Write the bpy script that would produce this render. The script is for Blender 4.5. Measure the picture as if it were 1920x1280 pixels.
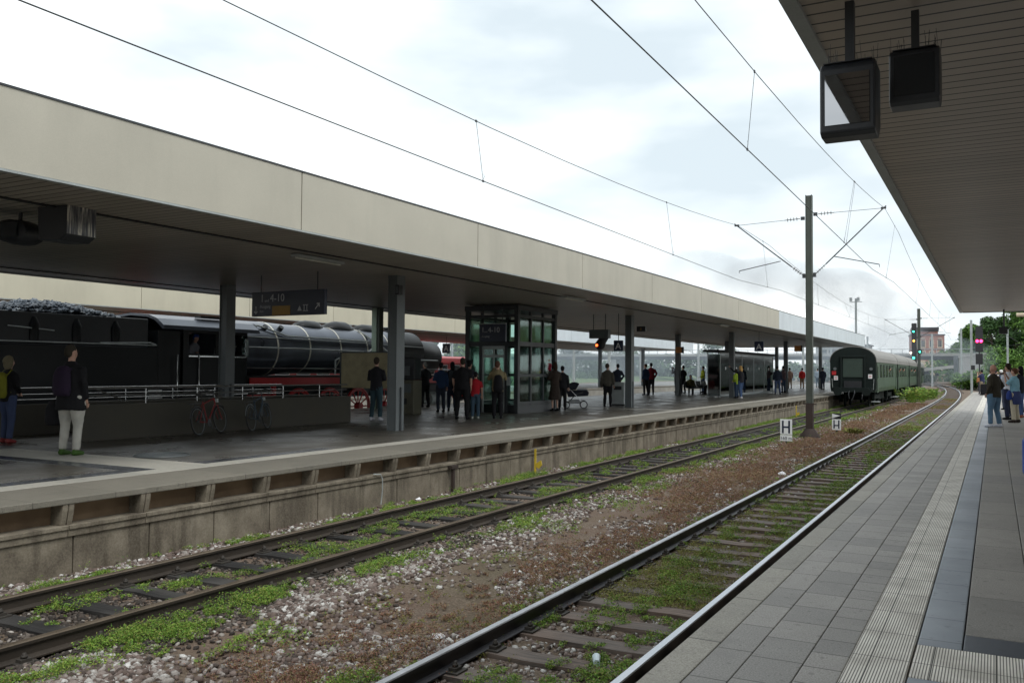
import bpy, math, random
import numpy as np
from mathutils import Vector, Matrix, noise as mnoise
random.seed(7); RNG = np.random.default_rng(7)
for o in list(bpy.data.objects): bpy.data.objects.remove(o)
SC = bpy.context.scene
COL = SC.collection
PI = math.pi
USE_SMOKE, USE_HAZE, HAZE_D = True, False, .0007
R = math.radians

# ---------------------------------------------------------------- camera
EYE = Vector((0, 0, 1.55))
def _basis():
    f = 1660.0
    Y = Vector((905, -60, -f)); P = Vector((905-1000, -60+7, -f))
    Yw = Y.normalized(); Zw = Y.cross(P)
    if Zw.y < 0: Zw = -Zw
    Zw.normalize(); Xw = Yw.cross(Zw)
    return Matrix((Xw, Yw, Zw))
BM = _basis()
cam_d = bpy.data.cameras.new('camera'); cam = bpy.data.objects.new('camera', cam_d); COL.objects.link(cam)
cam_d.sensor_width = 36; cam_d.lens = 36*1660/1920; cam_d.clip_start = 0.05; cam_d.clip_end = 6000
cam.matrix_world = Matrix.Translation(EYE) @ BM.to_4x4()
SC.camera = cam
SC.render.resolution_x = 1024; SC.render.resolution_y = 682

# ---------------------------------------------------------------- world: overcast sky
W = bpy.data.worlds.new('World'); SC.world = W; W.use_nodes = True
wn = W.node_tree.nodes; wl = W.node_tree.links
bg = wn['Background']
SUN_EL, SUN_AZ = R(56), R(118)
sky = wn.new('ShaderNodeTexSky'); sky.sky_type = 'NISHITA'; sky.sun_disc = False
sky.sun_elevation = SUN_EL; sky.sun_rotation = SUN_AZ; sky.dust_density = 3.0
skm = wn.new('ShaderNodeMixRGB'); skm.blend_type = 'MULTIPLY'; skm.inputs[0].default_value = 1; skm.inputs[2].default_value = (1.0, 1.0, 1.0, 1)
wl.new(sky.outputs[0], skm.inputs[1])
tc = wn.new('ShaderNodeTexCoord'); mp = wn.new('ShaderNodeMapping'); mp.inputs['Scale'].default_value = (1.2, 1.2, 3.4)
mp.inputs['Location'].default_value = (0.35, 0.1, 0.55)
wl.new(tc.outputs['Generated'], mp.inputs[0])
nz = wn.new('ShaderNodeTexNoise'); nz.inputs['Scale'].default_value = 2.1; nz.inputs['Detail'].default_value = 5; nz.inputs['Roughness'].default_value = .45
wl.new(mp.outputs[0], nz.inputs['Vector'])
rp = wn.new('ShaderNodeValToRGB'); e = rp.color_ramp.elements
e[0].position = .33; e[0].color = (5.1, 5.8, 6.2, 1); e[1].position = .60; e[1].color = (9.7, 10.0, 9.9, 1)
wl.new(nz.outputs[0], rp.inputs[0])
mx = wn.new('ShaderNodeMixRGB'); mx.inputs[0].default_value = .93
wl.new(skm.outputs[0], mx.inputs[1]); wl.new(rp.outputs[0], mx.inputs[2]); wl.new(mx.outputs[0], bg.inputs[0])
bg.inputs[1].default_value = 0.10
sd = bpy.data.lights.new('sun', 'SUN'); sd.energy = 1.1; sd.angle = R(25); sd.color = (1, .97, .92)
sun = bpy.data.objects.new('sun', sd); COL.objects.link(sun)
sdir = Vector((math.sin(SUN_AZ)*math.cos(SUN_EL), math.cos(SUN_AZ)*math.cos(SUN_EL), math.sin(SUN_EL)))
sun.rotation_euler = sdir.to_track_quat('Z', 'Y').to_euler(); sun.location = (0, 0, 60)
SC.view_settings.view_transform = 'Standard'; SC.view_settings.look = 'None'
SC.view_settings.exposure = 0.66; SC.view_settings.gamma = 1

# ---------------------------------------------------------------- materials
MATS = {}
class NT:
    def __init__(s, name):
        s.m = bpy.data.materials.new(name); s.m.use_nodes = True
        s.n = s.m.node_tree.nodes; s.l = s.m.node_tree.links
        s.p = s.n['Principled BSDF']; s.out = s.n['Material Output']
        s.geo = None; MATS[name] = s.m
    def pos(s):
        if not s.geo: s.geo = s.n.new('ShaderNodeNewGeometry')
        return s.geo.outputs['Position']
    def isl(s):
        s.pos(); return s.geo.outputs['Random Per Island']
    def mapp(s, v, sc):
        q = s.n.new('ShaderNodeMapping'); q.inputs['Scale'].default_value = sc; s.l.new(v, q.inputs[0]); return q.outputs[0]
    def noise(s, scale, detail=4, rough=.55, v=None):
        q = s.n.new('ShaderNodeTexNoise'); q.inputs['Scale'].default_value = scale; q.inputs['Detail'].default_value = detail
        q.inputs['Roughness'].default_value = rough; s.l.new(v if v else s.pos(), q.inputs['Vector']); return q.outputs[0]
    def ramp(s, fac, stops):
        q = s.n.new('ShaderNodeValToRGB'); el = q.color_ramp.elements
        while len(el) < len(stops): el.new(.5)
        for a, (p, c) in zip(el, stops): a.position = p; a.color = (*c, 1) if len(c) == 3 else c
        s.l.new(fac, q.inputs[0]); return q.outputs[0]
    def math(s, op, a, b=None, c=None):
        q = s.n.new('ShaderNodeMath'); q.operation = op
        for i, v in enumerate((a, b, c)):
            if v is None: continue
            if isinstance(v, (int, float)): q.inputs[i].default_value = v
            else: s.l.new(v, q.inputs[i])
        return q.outputs[0]
    def mix(s, fac, a, b, mode='MIX'):
        q = s.n.new('ShaderNodeMixRGB'); q.blend_type = mode
        for i, v in enumerate((fac, a, b)):
            if isinstance(v, (int, float)): q.inputs[i].default_value = v
            elif isinstance(v, tuple): q.inputs[i].default_value = (*v, 1) if len(v) == 3 else v
            else: s.l.new(v, q.inputs[i])
        return q.outputs[0]
    def xyz(s):
        q = s.n.new('ShaderNodeSeparateXYZ'); s.l.new(s.pos(), q.inputs[0]); return q.outputs
    def set(s, k, v):
        if isinstance(v, (int, float)): s.p.inputs[k].default_value = v
        elif isinstance(v, tuple): s.p.inputs[k].default_value = (*v, 1) if len(v) == 3 else v
        else: s.l.new(v, s.p.inputs[k])
    def bump(s, h, strength=.4, dist=.01):
        q = s.n.new('ShaderNodeBump'); q.inputs['Strength'].default_value = strength; q.inputs['Distance'].default_value = dist
        s.l.new(h, q.inputs['Height']); s.l.new(q.outputs[0], s.p.inputs['Normal'])
def mul(c, k): return tuple(min(1, x*k) for x in c)
def mk(name, c, rough=.6, metal=0., var=.25, scale=3., fine=60., bump=.15, bdist=.004, spec=.5, coat=0):
    """plain surface with broad and fine procedural variation"""
    t = NT(name)
    a = t.noise(scale, 5); b = t.noise(fine, 3)
    f = t.math('ADD', t.math('MULTIPLY', a, .65), t.math('MULTIPLY', b, .35))
    t.set('Base Color', t.ramp(f, [(.30, mul(c, 1-var)), (.5, c), (.70, mul(c, 1+var))]))
    t.set('Roughness', t.ramp(a, [(.3, (rough*.85,)*3), (.7, (min(1, rough*1.12),)*3)]))
    t.set('Metallic', metal); t.p.inputs['Specular IOR Level'].default_value = spec
    if coat: t.p.inputs['Coat Weight'].default_value = coat
    if bump: t.bump(b, bump, bdist)
    return t.m
def emit(name, c, s):
    t = NT(name); t.set('Base Color', c); t.set('Emission Color', c); t.set('Emission Strength', s); return t.m
def glass(name, tint, tr=.8):
    t = NT(name)
    tp = t.n.new('ShaderNodeBsdfTransparent'); tp.inputs[0].default_value = (*tint, 1)
    gl = t.n.new('ShaderNodeBsdfGlossy'); gl.inputs[0].default_value = (.9, .95, .95, 1); gl.inputs['Roughness'].default_value = .04
    fr = t.n.new('ShaderNodeFresnel'); fr.inputs[0].default_value = 1.5
    fa = t.math('ADD', fr.outputs[0], 1-tr-.1)
    ms = t.n.new('ShaderNodeMixShader'); t.l.new(fa, ms.inputs[0]); t.l.new(tp.outputs[0], ms.inputs[1]); t.l.new(gl.outputs[0], ms.inputs[2])
    t.l.new(ms.outputs[0], t.out.inputs[0]); return t.m
def leafmat(name, cols, rough=.6):
    t = NT(name); st = [(i/(max(1, len(cols)-1)), c) for i, c in enumerate(cols)]
    c = t.ramp(t.isl(), st); t.set('Base Color', t.mix(t.ramp(t.noise(.6, 3), [(.35, (0, 0, 0)), (.65, (.35, .35, .35))]), c, mul(cols[0], .6)))
    t.set('Roughness', rough); t.p.inputs['Specular IOR Level'].default_value = .2
    t.p.inputs['Transmission Weight'].default_value = 0
    return t.m
M = {}
M['steel_dark'] = mk('dark_painted_steel', (.028, .032, .036), .45)
M['steel_grey'] = mk('grey_painted_steel', (.10, .115, .12), .5)
M['steel_light'] = mk('light_grey_steel', (.33, .36, .36), .45)
M['galv'] = mk('galvanised_steel', (.30, .32, .33), .4, .6, fine=200)
M['stainless'] = mk('stainless_tube', (.62, .64, .65), .22, 1., var=.05)
M['mast'] = mk('mast_green_grey', (.052, .062, .050), .6, var=.35, scale=2)
M['mastfoot'] = mk('rusty_mast_foot', (.035, .022, .018), .8, var=.4)
M['insul'] = mk('brown_insulator', (.03, .02, .018), .25)
M['wire'] = mk('copper_wire_dark', (.05, .055, .06), .5, .3)
M['black'] = mk('black_plastic', (.012, .013, .016), .4)
M['rubber'] = mk('black_rubber', (.012, .012, .012), .8)
M['white'] = mk('white_paint', (.75, .77, .78), .5, var=.08)
M['signblue'] = mk('dark_blue_sign', (.012, .018, .045), .35, var=.1)
M['signtext'] = mk('white_lettering', (.62, .63, .65), .5, var=.02, bump=0)
M['yellow'] = mk('yellow_paint', (.50, .36, .03), .6)
M['yellowpanel'] = mk('yellow_panel', (.38, .22, .04), .5)
M['orange'] = mk('orange_panel', (.45, .17, .03), .5)
M['red'] = mk('red_paint', (.42, .015, .02), .38)
M['redtrain'] = mk('red_train_paint', (.62, .03, .03), .35)
M['locoblack'] = mk('loco_black', (.006, .008, .010), .42, var=.4, scale=1.2, spec=.3)
M['locoboiler'] = mk('loco_boiler_sheen', (.11, .125, .155), .32, .6, var=.35, scale=1.0, spec=.8)
M['brightband'] = mk('boiler_band', (.70, .68, .60), .35, .3)
M['coachgreen'] = mk('coach_green', (.055, .09, .062), .42, var=.25, scale=.8)
M['coachdark'] = mk('coach_end_dark', (.008, .013, .012), .8, var=.5, scale=1.2, spec=.2)
M['coachroof'] = mk('coach_roof', (.19, .185, .175), .6, var=.25, scale=1.0)
M['lampwarm'] = mk('unlit_tube', (.5, .5, .45), .4)
M['skin'] = mk('skin', (.46, .27, .20), .55, var=.12, fine=120)
M['wood_board'] = mk('notice_board_face', (.30, .26, .15), .6, var=.3, scale=4)
M['glass'] = glass('lift_glass', (.88, .98, .94), .94)
M['glassdark'] = glass('smoked_glass', (.22, .27, .27), .72)
M['clearplastic'] = glass('clear_plastic', (.85, .93, .96), .7)
M['screen'] = None
t = NT('mirror_glass_screen'); t.set('Base Color', (.35, .36, .38)); t.set('Metallic', 1.); t.set('Roughness', t.ramp(t.noise(9, 4), [(.3, (.01,)*3), (.7, (.03,)*3)])); M['screen'] = t.m
M['conc'] = mk('concrete_grey', (.30, .29, .26), .8, var=.3, scale=1.1, fine=40, bump=.3)
M['bridgeconc'] = mk('bridge_concrete', (.34, .34, .33), .8, var=.2, scale=.3, fine=3)
# stained platform wall concrete
t = NT('stained_wall_concrete')
a = t.noise(2.2, 6, .65); s2 = t.noise(1.0, 5, .6, t.mapp(t.pos(), (3.2, 3.2, .55))); b = t.noise(45, 3)
base = t.ramp(a, [(.3, (.08, .064, .046)), (.5, (.185, .158, .118)), (.72, (.31, .275, .215))])
base = t.mix(t.ramp(s2, [(.48, (0, 0, 0)), (.62, (.85, .85, .85))]), base, (.045, .034, .022))
t.set('Base Color', t.mix(.35, base, t.ramp(b, [(.3, (.07, .058, .042)), (.7, (.26, .23, .18))]))); t.set('Roughness', .85); t.bump(b, .5, .006); M['wallconc'] = t.m
t = NT('recess_brown_concrete')
a = t.noise(1.7, 5); t.set('Base Color', t.ramp(a, [(.3, (.10, .065, .038)), (.7, (.22, .15, .09))])); t.set('Roughness', .9); M['recess'] = t.m
# fascia: light metal / render panels
def fascia(name, c):
    t = NT(name); a = t.noise(.8, 4); b = t.noise(90, 2); st = t.noise(1.0, 5, .65, t.mapp(t.pos(), (1.3, 1.3, .22)))
    f = t.ramp(a, [(.3, mul(c, .93)), (.7, mul(c, 1.05))])
    f = t.mix(t.ramp(st, [(.48, (0, 0, 0)), (.8, (.35, .35, .35))]), f, mul(c, .62))
    t.set('Base Color', t.mix(.12, f, t.ramp(b, [(.35, mul(c, .6)), (.65, mul(c, 1.15))]))); t.set('Roughness', .55); return t.m
M['fascia'] = fascia('beige_fascia', (.455, .432, .362))
M['fasciaB'] = fascia('cream_fascia', (.52, .49, .385))
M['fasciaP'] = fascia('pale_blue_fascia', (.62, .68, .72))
# soffit of narrow boards running across
def soffit(name, c, pitch=.18):
    t = NT(name); o = t.xyz()
    m = t.math('FRACT', t.math('DIVIDE', t.math('ADD', o[1], 500), pitch))
    line = t.math('LESS_THAN', m, .13)
    bid = t.math('FLOOR', t.math('DIVIDE', t.math('ADD', o[1], 500), pitch))
    wn_ = t.n.new('ShaderNodeTexWhiteNoise'); wn_.noise_dimensions = '1D'; t.l.new(bid, wn_.inputs['W'])
    cc = t.ramp(wn_.outputs[0], [(0, mul(c, .9)), (1, mul(c, 1.1))])
    cc = t.mix(t.ramp(t.noise(.7, 4), [(.35, (0, 0, 0)), (.7, (.35, .35, .35))]), cc, mul(c, .7))
    t.set('Base Color', t.mix(line, cc, (.0015, .0015, .0015)))
    t.set('Roughness', .42); t.bump(t.math('SUBTRACT', 1, line), .6, .01); return t.m
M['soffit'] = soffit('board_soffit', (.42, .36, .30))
M['soffitA'] = soffit('board_soffit_shaded_side', (.36, .33, .285))  # darker copy of the board colour, with the island canopy's shade put in
# paving
def paving(name, c, lens, off=0., jw=.008, rough=.62, speck=.75, wet=0., joint=None, bs=.25):
    t = NT(name); o = t.xyz()
    a = t.noise(.9, 5); b = t.noise(95, 5, .85); d = t.noise(7, 4)
    f = t.ramp(b, [(.30, mul(c, 1-speck)), (.5, c), (.72, mul(c, 1+speck))])
    f = t.mix(t.ramp(a, [(.35, (0, 0, 0)), (.7, (.5, .5, .5))]), f, mul(c, .72))
    f = t.mix(t.ramp(d, [(.55, (0, 0, 0)), (.75, (.25, .25, .25))]), f, mul(c, 1.35))
    g_ = t.noise(17, 2, .4); f = t.mix(t.ramp(g_, [(.66, (0, 0, 0)), (.70, (.55, .55, .55))]), f, mul(c, .45))
    g2 = t.noise(2.6, 6, .7); f = t.mix(t.ramp(g2, [(.52, (0, 0, 0)), (.66, (.35, .35, .35))]), f, mul(c, .6))
    if lens:
        m = t.math('FRACT', t.math('DIVIDE', t.math('ADD', o[1], 500+off), lens))
        bid = t.math('FLOOR', t.math('DIVIDE', t.math('ADD', o[1], 500+off), lens))
        w = t.n.new('ShaderNodeTexWhiteNoise'); w.noise_dimensions = '1D'; t.l.new(bid, w.inputs['W'])
        f = t.mix(.9, f, t.ramp(w.outputs[0], [(0, (.74, .75, .76)), (.5, (.9, .9, .9)), (1, (1, 1, 1))]), 'MULTIPLY')
        line = t.math('LESS_THAN', m, jw/lens)
        f = t.mix(line, f, joint or mul(c, .22))
    t.set('Base Color', f)
    t.set('Roughness', t.ramp(a, [(.35, (max(.08, rough-wet),)*3), (.6, (rough,)*3)])); t.bump(b, bs, .003)
    return t.m
M['edge'] = paving('edge_slab', (.335, .315, .27), 1.06, .55, .014)
M['pav1'] = paving('paver_row_one', (.335, .318, .295), .53, .1, .010)
M['pav2'] = paving('paver_row_two', (.322, .306, .285), .40, .27, .010)
M['pav3'] = paving('paver_row_three', (.315, .300, .280), .27, .0, .010)
M['pavbig'] = paving('large_slab', (.285, .268, .245), 1.05, .16, .010)
M['pavskytint'] = paving('smooth_sky_tinted_slab', (.23, .26, .30), .52, .22, .010, rough=.42, speck=.12, wet=.08, joint=(.05, .06, .075), bs=.04)  # sky reflection is put into the blue base colour of this strip
M['pavdark'] = paving('dark_slab', (.045, .055, .072), 0, rough=.4, speck=.2)
M['asph'] = paving('island_asphalt', (.082, .075, .063), 0, rough=.46, speck=.5, wet=.22)
M['wetdark'] = paving('wet_dark_strip', (.06, .065, .075), 0, rough=.22, speck=.15, wet=.1)
M['edgeA'] = paving('island_edge_slab', (.20, .185, .152), 1.09, .54, .008)
M['whiteline'] = paving('pale_guide_line', (.44, .425, .375), 1.2, 0, .008, speck=.15)
M['platbody'] = M['wallconc']
t = NT('ribbed_tactile_tiles'); o = t.xyz()
rib = t.math('FRACT', t.math('DIVIDE', t.math('ADD', o[0], 50), .0148)); ribm = t.math('GREATER_THAN', rib, .38)
jn = t.math('LESS_THAN', t.math('FRACT', t.math('DIVIDE', t.math('ADD', o[1], 500.20), .52)), .012)
c = t.mix(ribm, (.16, .15, .135), (.82, .79, .72)); c = t.mix(t.ramp(t.noise(3, 4), [(.4, (0, 0, 0)), (.7, (.45, .45, .45))]), c, (.20, .18, .15))
jx = t.math('LESS_THAN', t.math('FRACT', t.math('DIVIDE', t.math('ADD', o[0], 50.41), .30)), .02)
c = t.mix(t.math('MAXIMUM', jn, jx), c, (.05, .047, .04))
t.set('Base Color', c); t.set('Roughness', .7); t.bump(ribm, .4, .004); M['tactile'] = t.m
# ground
t = NT('track_bed_soil'); a = t.noise(1.1, 6, .65); b = t.noise(38, 4, .7); d = t.noise(.35, 4)
c = t.ramp(b, [(.3, (.05, .034, .024)), (.5, (.135, .098, .072)), (.7, (.25, .20, .155))])
c = t.mix(t.ramp(a, [(.42, (0, 0, 0)), (.68, (.7, .7, .7))]), c, (.115, .070, .048))
c = t.mix(t.ramp(d, [(.5, (0, 0, 0)), (.7, (.35, .35, .35))]), c, (.07, .075, .03))
t.set('Base Color', c); t.set('Roughness', .95); t.bump(b, .8, .02); M['soil'] = t.m
t = NT('ballast_stone'); c = t.ramp(t.isl(), [(0, (.040, .030, .025)), (.25, (.10, .072, .060)), (.5, (.18, .135, .118)), (.66, (.26, .225, .205)), (.86, (.36, .345, .325)), (1, (.64, .64, .62))])
t.set('Base Color', t.mix(t.ramp(t.noise(60, 3), [(.4, (0, 0, 0)), (.7, (.5, .5, .5))]), c, (.12, .09, .075))); t.set('Roughness', .85); M['stone'] = t.m
t = NT('dark_ballast_stone'); c = t.ramp(t.isl(), [(0, (.014, .012, .010)), (.6, (.055, .042, .034)), (.92, (.13, .11, .095)), (1, (.40, .37, .34))]); t.set('Base Color', c); t.set('Roughness', .85); M['stonedark'] = t.m
def wood(name, c):
    t = NT(name); a = t.noise(1, 5, .6, t.mapp(t.pos(), (2.0, 30, 20))); b = t.noise(1, 3, .5, t.mapp(t.pos(), (1.0, 90, 60))); k = t.isl()
    cc = t.ramp(a, [(.32, mul(c, .35)), (.5, c), (.7, mul(c, 1.7))]); cc = t.mix(t.ramp(b, [(.60, (0, 0, 0)), (.66, (.8, .8, .8))]), cc, mul(c, .15))
    t.set('Base Color', t.mix(t.ramp(t.noise(.9, 2), [(.4, (0, 0, 0)), (.6, (.5, .5, .5))]), cc, mul((.3, .28, .26), .35))); t.set('Roughness', .7); t.bump(a, .8, .012); return t.m
M['sleeper'] = wood('weathered_sleeper', (.125, .088, .068))
M['sleeperdark'] = wood('tarred_sleeper', (.018, .017, .017))
M['railtop'] = mk('polished_rail_top', (.62, .64, .68), .36, .85, var=.08, fine=30, bump=.05)
M['railside'] = mk('rail_side', (.020, .019, .024), .38, .3, var=.3)
M['railtopL'] = mk('dull_rail_top', (.17, .135, .10), .45, .6, var=.25)
M['railsideL'] = mk('rusty_rail_side', (.036, .028, .021), .7, .1, var=.35)
M['fasten'] = mk('fastening_iron', (.035, .030, .025), .7)
M['leaf'] = leafmat('fresh_green_weed', [(.06, .13, .02), (.11, .22, .03), (.17, .33, .045), (.28, .37, .07), (.25, .20, .07)])
M['leafy'] = leafmat('yellow_green_moss', [(.10, .11, .03), (.18, .19, .045), (.27, .28, .07), (.20, .13, .06)])
M['leafr'] = leafmat('reddish_ground_cover', [(.15, .065, .05), (.24, .125, .09), (.30, .21, .14), (.20, .20, .07), (.29, .095, .08)])
M['tree'] = leafmat('tree_foliage', [(.045, .10, .018), (.085, .18, .03), (.15, .27, .05)])
M['treedark'] = leafmat('dark_tree_foliage', [(.025, .06, .02), (.045, .10, .03), (.075, .15, .04)])
M['bark'] = mk('bark', (.08, .06, .045), .9)
M['grassbank'] = mk('grassy_bank', (.075, .125, .035), .9, var=.5, scale=.5, fine=6)
M['brick'] = mk('red_brick_facade', (.30, .115, .075), .85, var=.25, scale=.6, fine=8)
M['stonetrim'] = mk('sandstone_trim', (.48, .40, .30), .8)
M['slate'] = mk('slate_roof', (.055, .055, .065), .6)
M['coal'] = mk('coal', (.05, .065, .085), .3, .3, var=.6, fine=20, bump=.6)
M['paper'] = mk('crumpled_paper', (.72, .73, .76), .7, var=.1)
M['leather'] = mk('dark_leather', (.02, .018, .018), .5)
M['plant_steel'] = M['galv']
def cloth(c, rough=.85):
    key = 'cloth_%02d_%02d_%02d' % tuple(int(x*99) for x in c)
    if key in MATS: return MATS[key]
    return mk(key, c, rough, var=.22, scale=6, fine=220, bump=.25, bdist=.002, spec=.2)

# ---------------------------------------------------------------- mesh helpers
class MB:
    def __init__(s): s.v = []; s.f = []; s.mi = []; s.sm = []
    def add(s, vs, fs, mi=0, smooth=False):
        b = len(s.v); s.v += [tuple(v) for v in vs]
        for f in fs: s.f.append(tuple(b+i for i in f)); s.mi.append(mi); s.sm.append(smooth)
        return s
    def box(s, x0, x1, y0, y1, z0, z1, mi=0):
        vs = [(x, y, z) for z in (z0, z1) for y in (y0, y1) for x in (x0, x1)]
        return s.add(vs, [(0, 2, 3, 1), (4, 5, 7, 6), (0, 1, 5, 4), (2, 6, 7, 3), (0, 4, 6, 2), (1, 3, 7, 5)], mi)
    def obox(s, c, size, rot=0, mi=0, tilt=0):
        m = Matrix.Rotation(rot, 3, 'Z') @ Matrix.Rotation(tilt, 3, 'X'); c = Vector(c); hx, hy, hz = (q/2 for q in size)
        vs = [c + m @ Vector((x, y, z)) for z in (-hz, hz) for y in (-hy, hy) for x in (-hx, hx)]
        return s.add(vs, [(0, 2, 3, 1), (4, 5, 7, 6), (0, 1, 5, 4), (2, 6, 7, 3), (0, 4, 6, 2), (1, 3, 7, 5)], mi)
    def tube(s, pts, r, n=8, mi=0, caps=True, sq=1.0):
        pts = [Vector(p) for p in pts]; rr = r if isinstance(r, (list, tuple)) else [r]*len(pts)
        vs = []; up = None
        for i, p in enumerate(pts):
            d = (pts[min(i+1, len(pts)-1)] - pts[max(i-1, 0)]).normalized()
            if up is None:
                up = Vector((0, 0, 1)) if abs(d.z) < .9 else Vector((0, 1, 0))
            a = d.cross(up).normalized(); b = a.cross(d).normalized(); up = b
            for k in range(n):
                t = 2*PI*k/n; vs.append(p + a*math.cos(t)*rr[i] + b*math.sin(t)*rr[i]*sq)
        fs = [(i*n+k, i*n+(k+1) % n, (i+1)*n+(k+1) % n, (i+1)*n+k) for i in range(len(pts)-1) for k in range(n)]
        if caps: fs += [tuple(range(n-1, -1, -1)), tuple(range((len(pts)-1)*n, len(pts)*n))]
        return s.add(vs, fs, mi, True)
    def rings(s, rings, n=14, mi=0, caps=True, axis='z'):
        """rings = (cx, cy, cz, rx, ry) in horizontal planes (axis z) or cross planes (axis y)"""
        vs = []
        for cx, cy, cz, rx, ry in rings:
            for k in range(n):
                t = 2*PI*k/n
                vs.append((cx+rx*math.cos(t), cy+ry*math.sin(t), cz) if axis == 'z' else (cx+rx*math.cos(t), cy, cz+ry*math.sin(t)))
        L = len(rings)
        fs = [(i*n+k, i*n+(k+1) % n, (i+1)*n+(k+1) % n, (i+1)*n+k) for i in range(L-1) for k in range(n)]
        if caps: fs += [tuple(range(n-1, -1, -1)), tuple(range((L-1)*n, L*n))]
        return s.add(vs, fs, mi, True)
    def ball(s, c, r, n=12, mi=0):
        rx, ry, rz = r if isinstance(r, (list, tuple)) else (r, r, r)
        h = n//2; rg = []
        for i in range(h+1):
            a = PI*i/h; k = max(math.sin(a), .02); rg.append((c[0], c[1], c[2]-rz*math.cos(a), rx*k, ry*k))
        return s.rings(rg, n, mi)
    def prism(s, poly, a, b, axis='y', mi=0):
        """extrude polygon (list of 2D) along axis; axis y: poly=(x,z); axis x: poly=(y,z); axis z: poly=(x,y)"""
        n = len(poly)
        def P(p, t): return (p[0], t, p[1]) if axis == 'y' else ((t, p[0], p[1]) if axis == 'x' else (p[0], p[1], t))
        vs = [P(p, a) for p in poly] + [P(p, b) for p in poly]
        fs = [tuple(range(n)), tuple(range(2*n-1, n-1, -1))] + [(i, (i+1) % n, n+(i+1) % n, n+i) for i in range(n)]
        return s.add(vs, fs, mi)
    def torus(s, c, R_, r, axis='x', n=28, m=8, mi=0):
        vs = []
        for i in range(n):
            a = 2*PI*i/n
            for j in range(m):
                b = 2*PI*j/m; q = R_+r*math.cos(b); w = r*math.sin(b)
                u, v = q*math.cos(a), q*math.sin(a)
                p = {'x': (w, u, v), 'y': (u, w, v), 'z': (u, v, w)}[axis]
                vs.append((c[0]+p[0], c[1]+p[1], c[2]+p[2]))
        fs = [(i*m+j, ((i+1) % n)*m+j, ((i+1) % n)*m+(j+1) % m, i*m+(j+1) % m) for i in range(n) for j in range(m)]
        return s.add(vs, fs, mi, True)
    def cyl(s, p0, p1, r, n=16, mi=0): return s.tube([p0, p1], r, n, mi)
    def build(s, name, mats, parent=None, bevel=0, local=None):
        me = bpy.data.meshes.new(name); me.from_pydata(s.v, [], s.f); me.validate(clean_customdata=False)
        mats = mats if isinstance(mats, (list, tuple)) else [mats]
        for m in mats: me.materials.append(m)
        if len(me.polygons) == len(s.f):
            me.polygons.foreach_set('material_index', s.mi); me.polygons.foreach_set('use_smooth', s.sm)
        import bmesh
        bm = bmesh.new(); bm.from_mesh(me); bmesh.ops.recalc_face_normals(bm, faces=bm.faces)
        for e_ in bm.edges:
            if len(e_.link_faces) == 2 and e_.calc_face_angle(0) > .7: e_.smooth = False
        bm.to_mesh(me); bm.free(); me.update()
        o = bpy.data.objects.new(name, me); COL.objects.link(o)
        if parent: o.parent = parent
        if bevel:
            b = o.modifiers.new('bevel', 'BEVEL'); b.width = bevel; b.segments = 2; b.limit_method = 'ANGLE'; b.angle_limit = R(40)
        return o
def tag(o, label=None, cat=None, group=None, kind=None):
    if label: o['label'] = label
    if cat: o['category'] = cat
    if group: o['group'] = group
    if kind: o['kind'] = kind
    return o
def empty(name, loc, rz=0, label=None, cat=None, group=None):
    o = bpy.data.objects.new(name, None); COL.objects.link(o); o.location = loc; o.rotation_euler = (0, 0, rz); o.empty_display_size = .2
    return tag(o, label, cat, group)
KIDS = {}
def kids(o): return [c for c in bpy.data.objects if c.parent == o]
def copy_tree(o, parent=None):
    c = o.copy(); COL.objects.link(c)
    if parent: c.parent = parent
    for k in kids(o): copy_tree(k, c)
    return c
def struct(mb, name, mats, **k): return tag(mb.build(name, mats, **k), kind='structure')
def text(body, size, mat, parent, loc, rot=(R(90), 0, 0), name='lettering', ex=.003, align='LEFT'):
    cu = bpy.data.curves.new(name, 'FONT'); cu.body = body; cu.size = size; cu.extrude = ex; cu.align_x = align; cu.resolution_u = 3
    o = bpy.data.objects.new(name, cu); COL.objects.link(o)
    bpy.context.view_layer.update()
    me = bpy.data.meshes.new_from_object(o.evaluated_get(bpy.context.evaluated_depsgraph_get()))
    bpy.data.objects.remove(o); me.materials.clear(); me.materials.append(mat)
    o = bpy.data.objects.new(name, me); COL.objects.link(o)
    if parent: o.parent = parent
    o.location = loc; o.rotation_euler = rot
    return o
def npmesh(name, V, F, mat, nside):
    me = bpy.data.meshes.new(name); nv, nf = len(V), len(F)
    me.vertices.add(nv); me.vertices.foreach_set('co', V.astype(np.float32).ravel())
    me.loops.add(nf*nside); me.loops.foreach_set('vertex_index', F.astype(np.int32).ravel())
    me.polygons.add(nf); me.polygons.foreach_set('loop_start', np.arange(0, nf*nside, nside, dtype=np.int32))
    me.update(calc_edges=True); me.validate(); me.materials.append(mat)
    o = bpy.data.objects.new(name, me); COL.objects.link(o); return o
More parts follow.
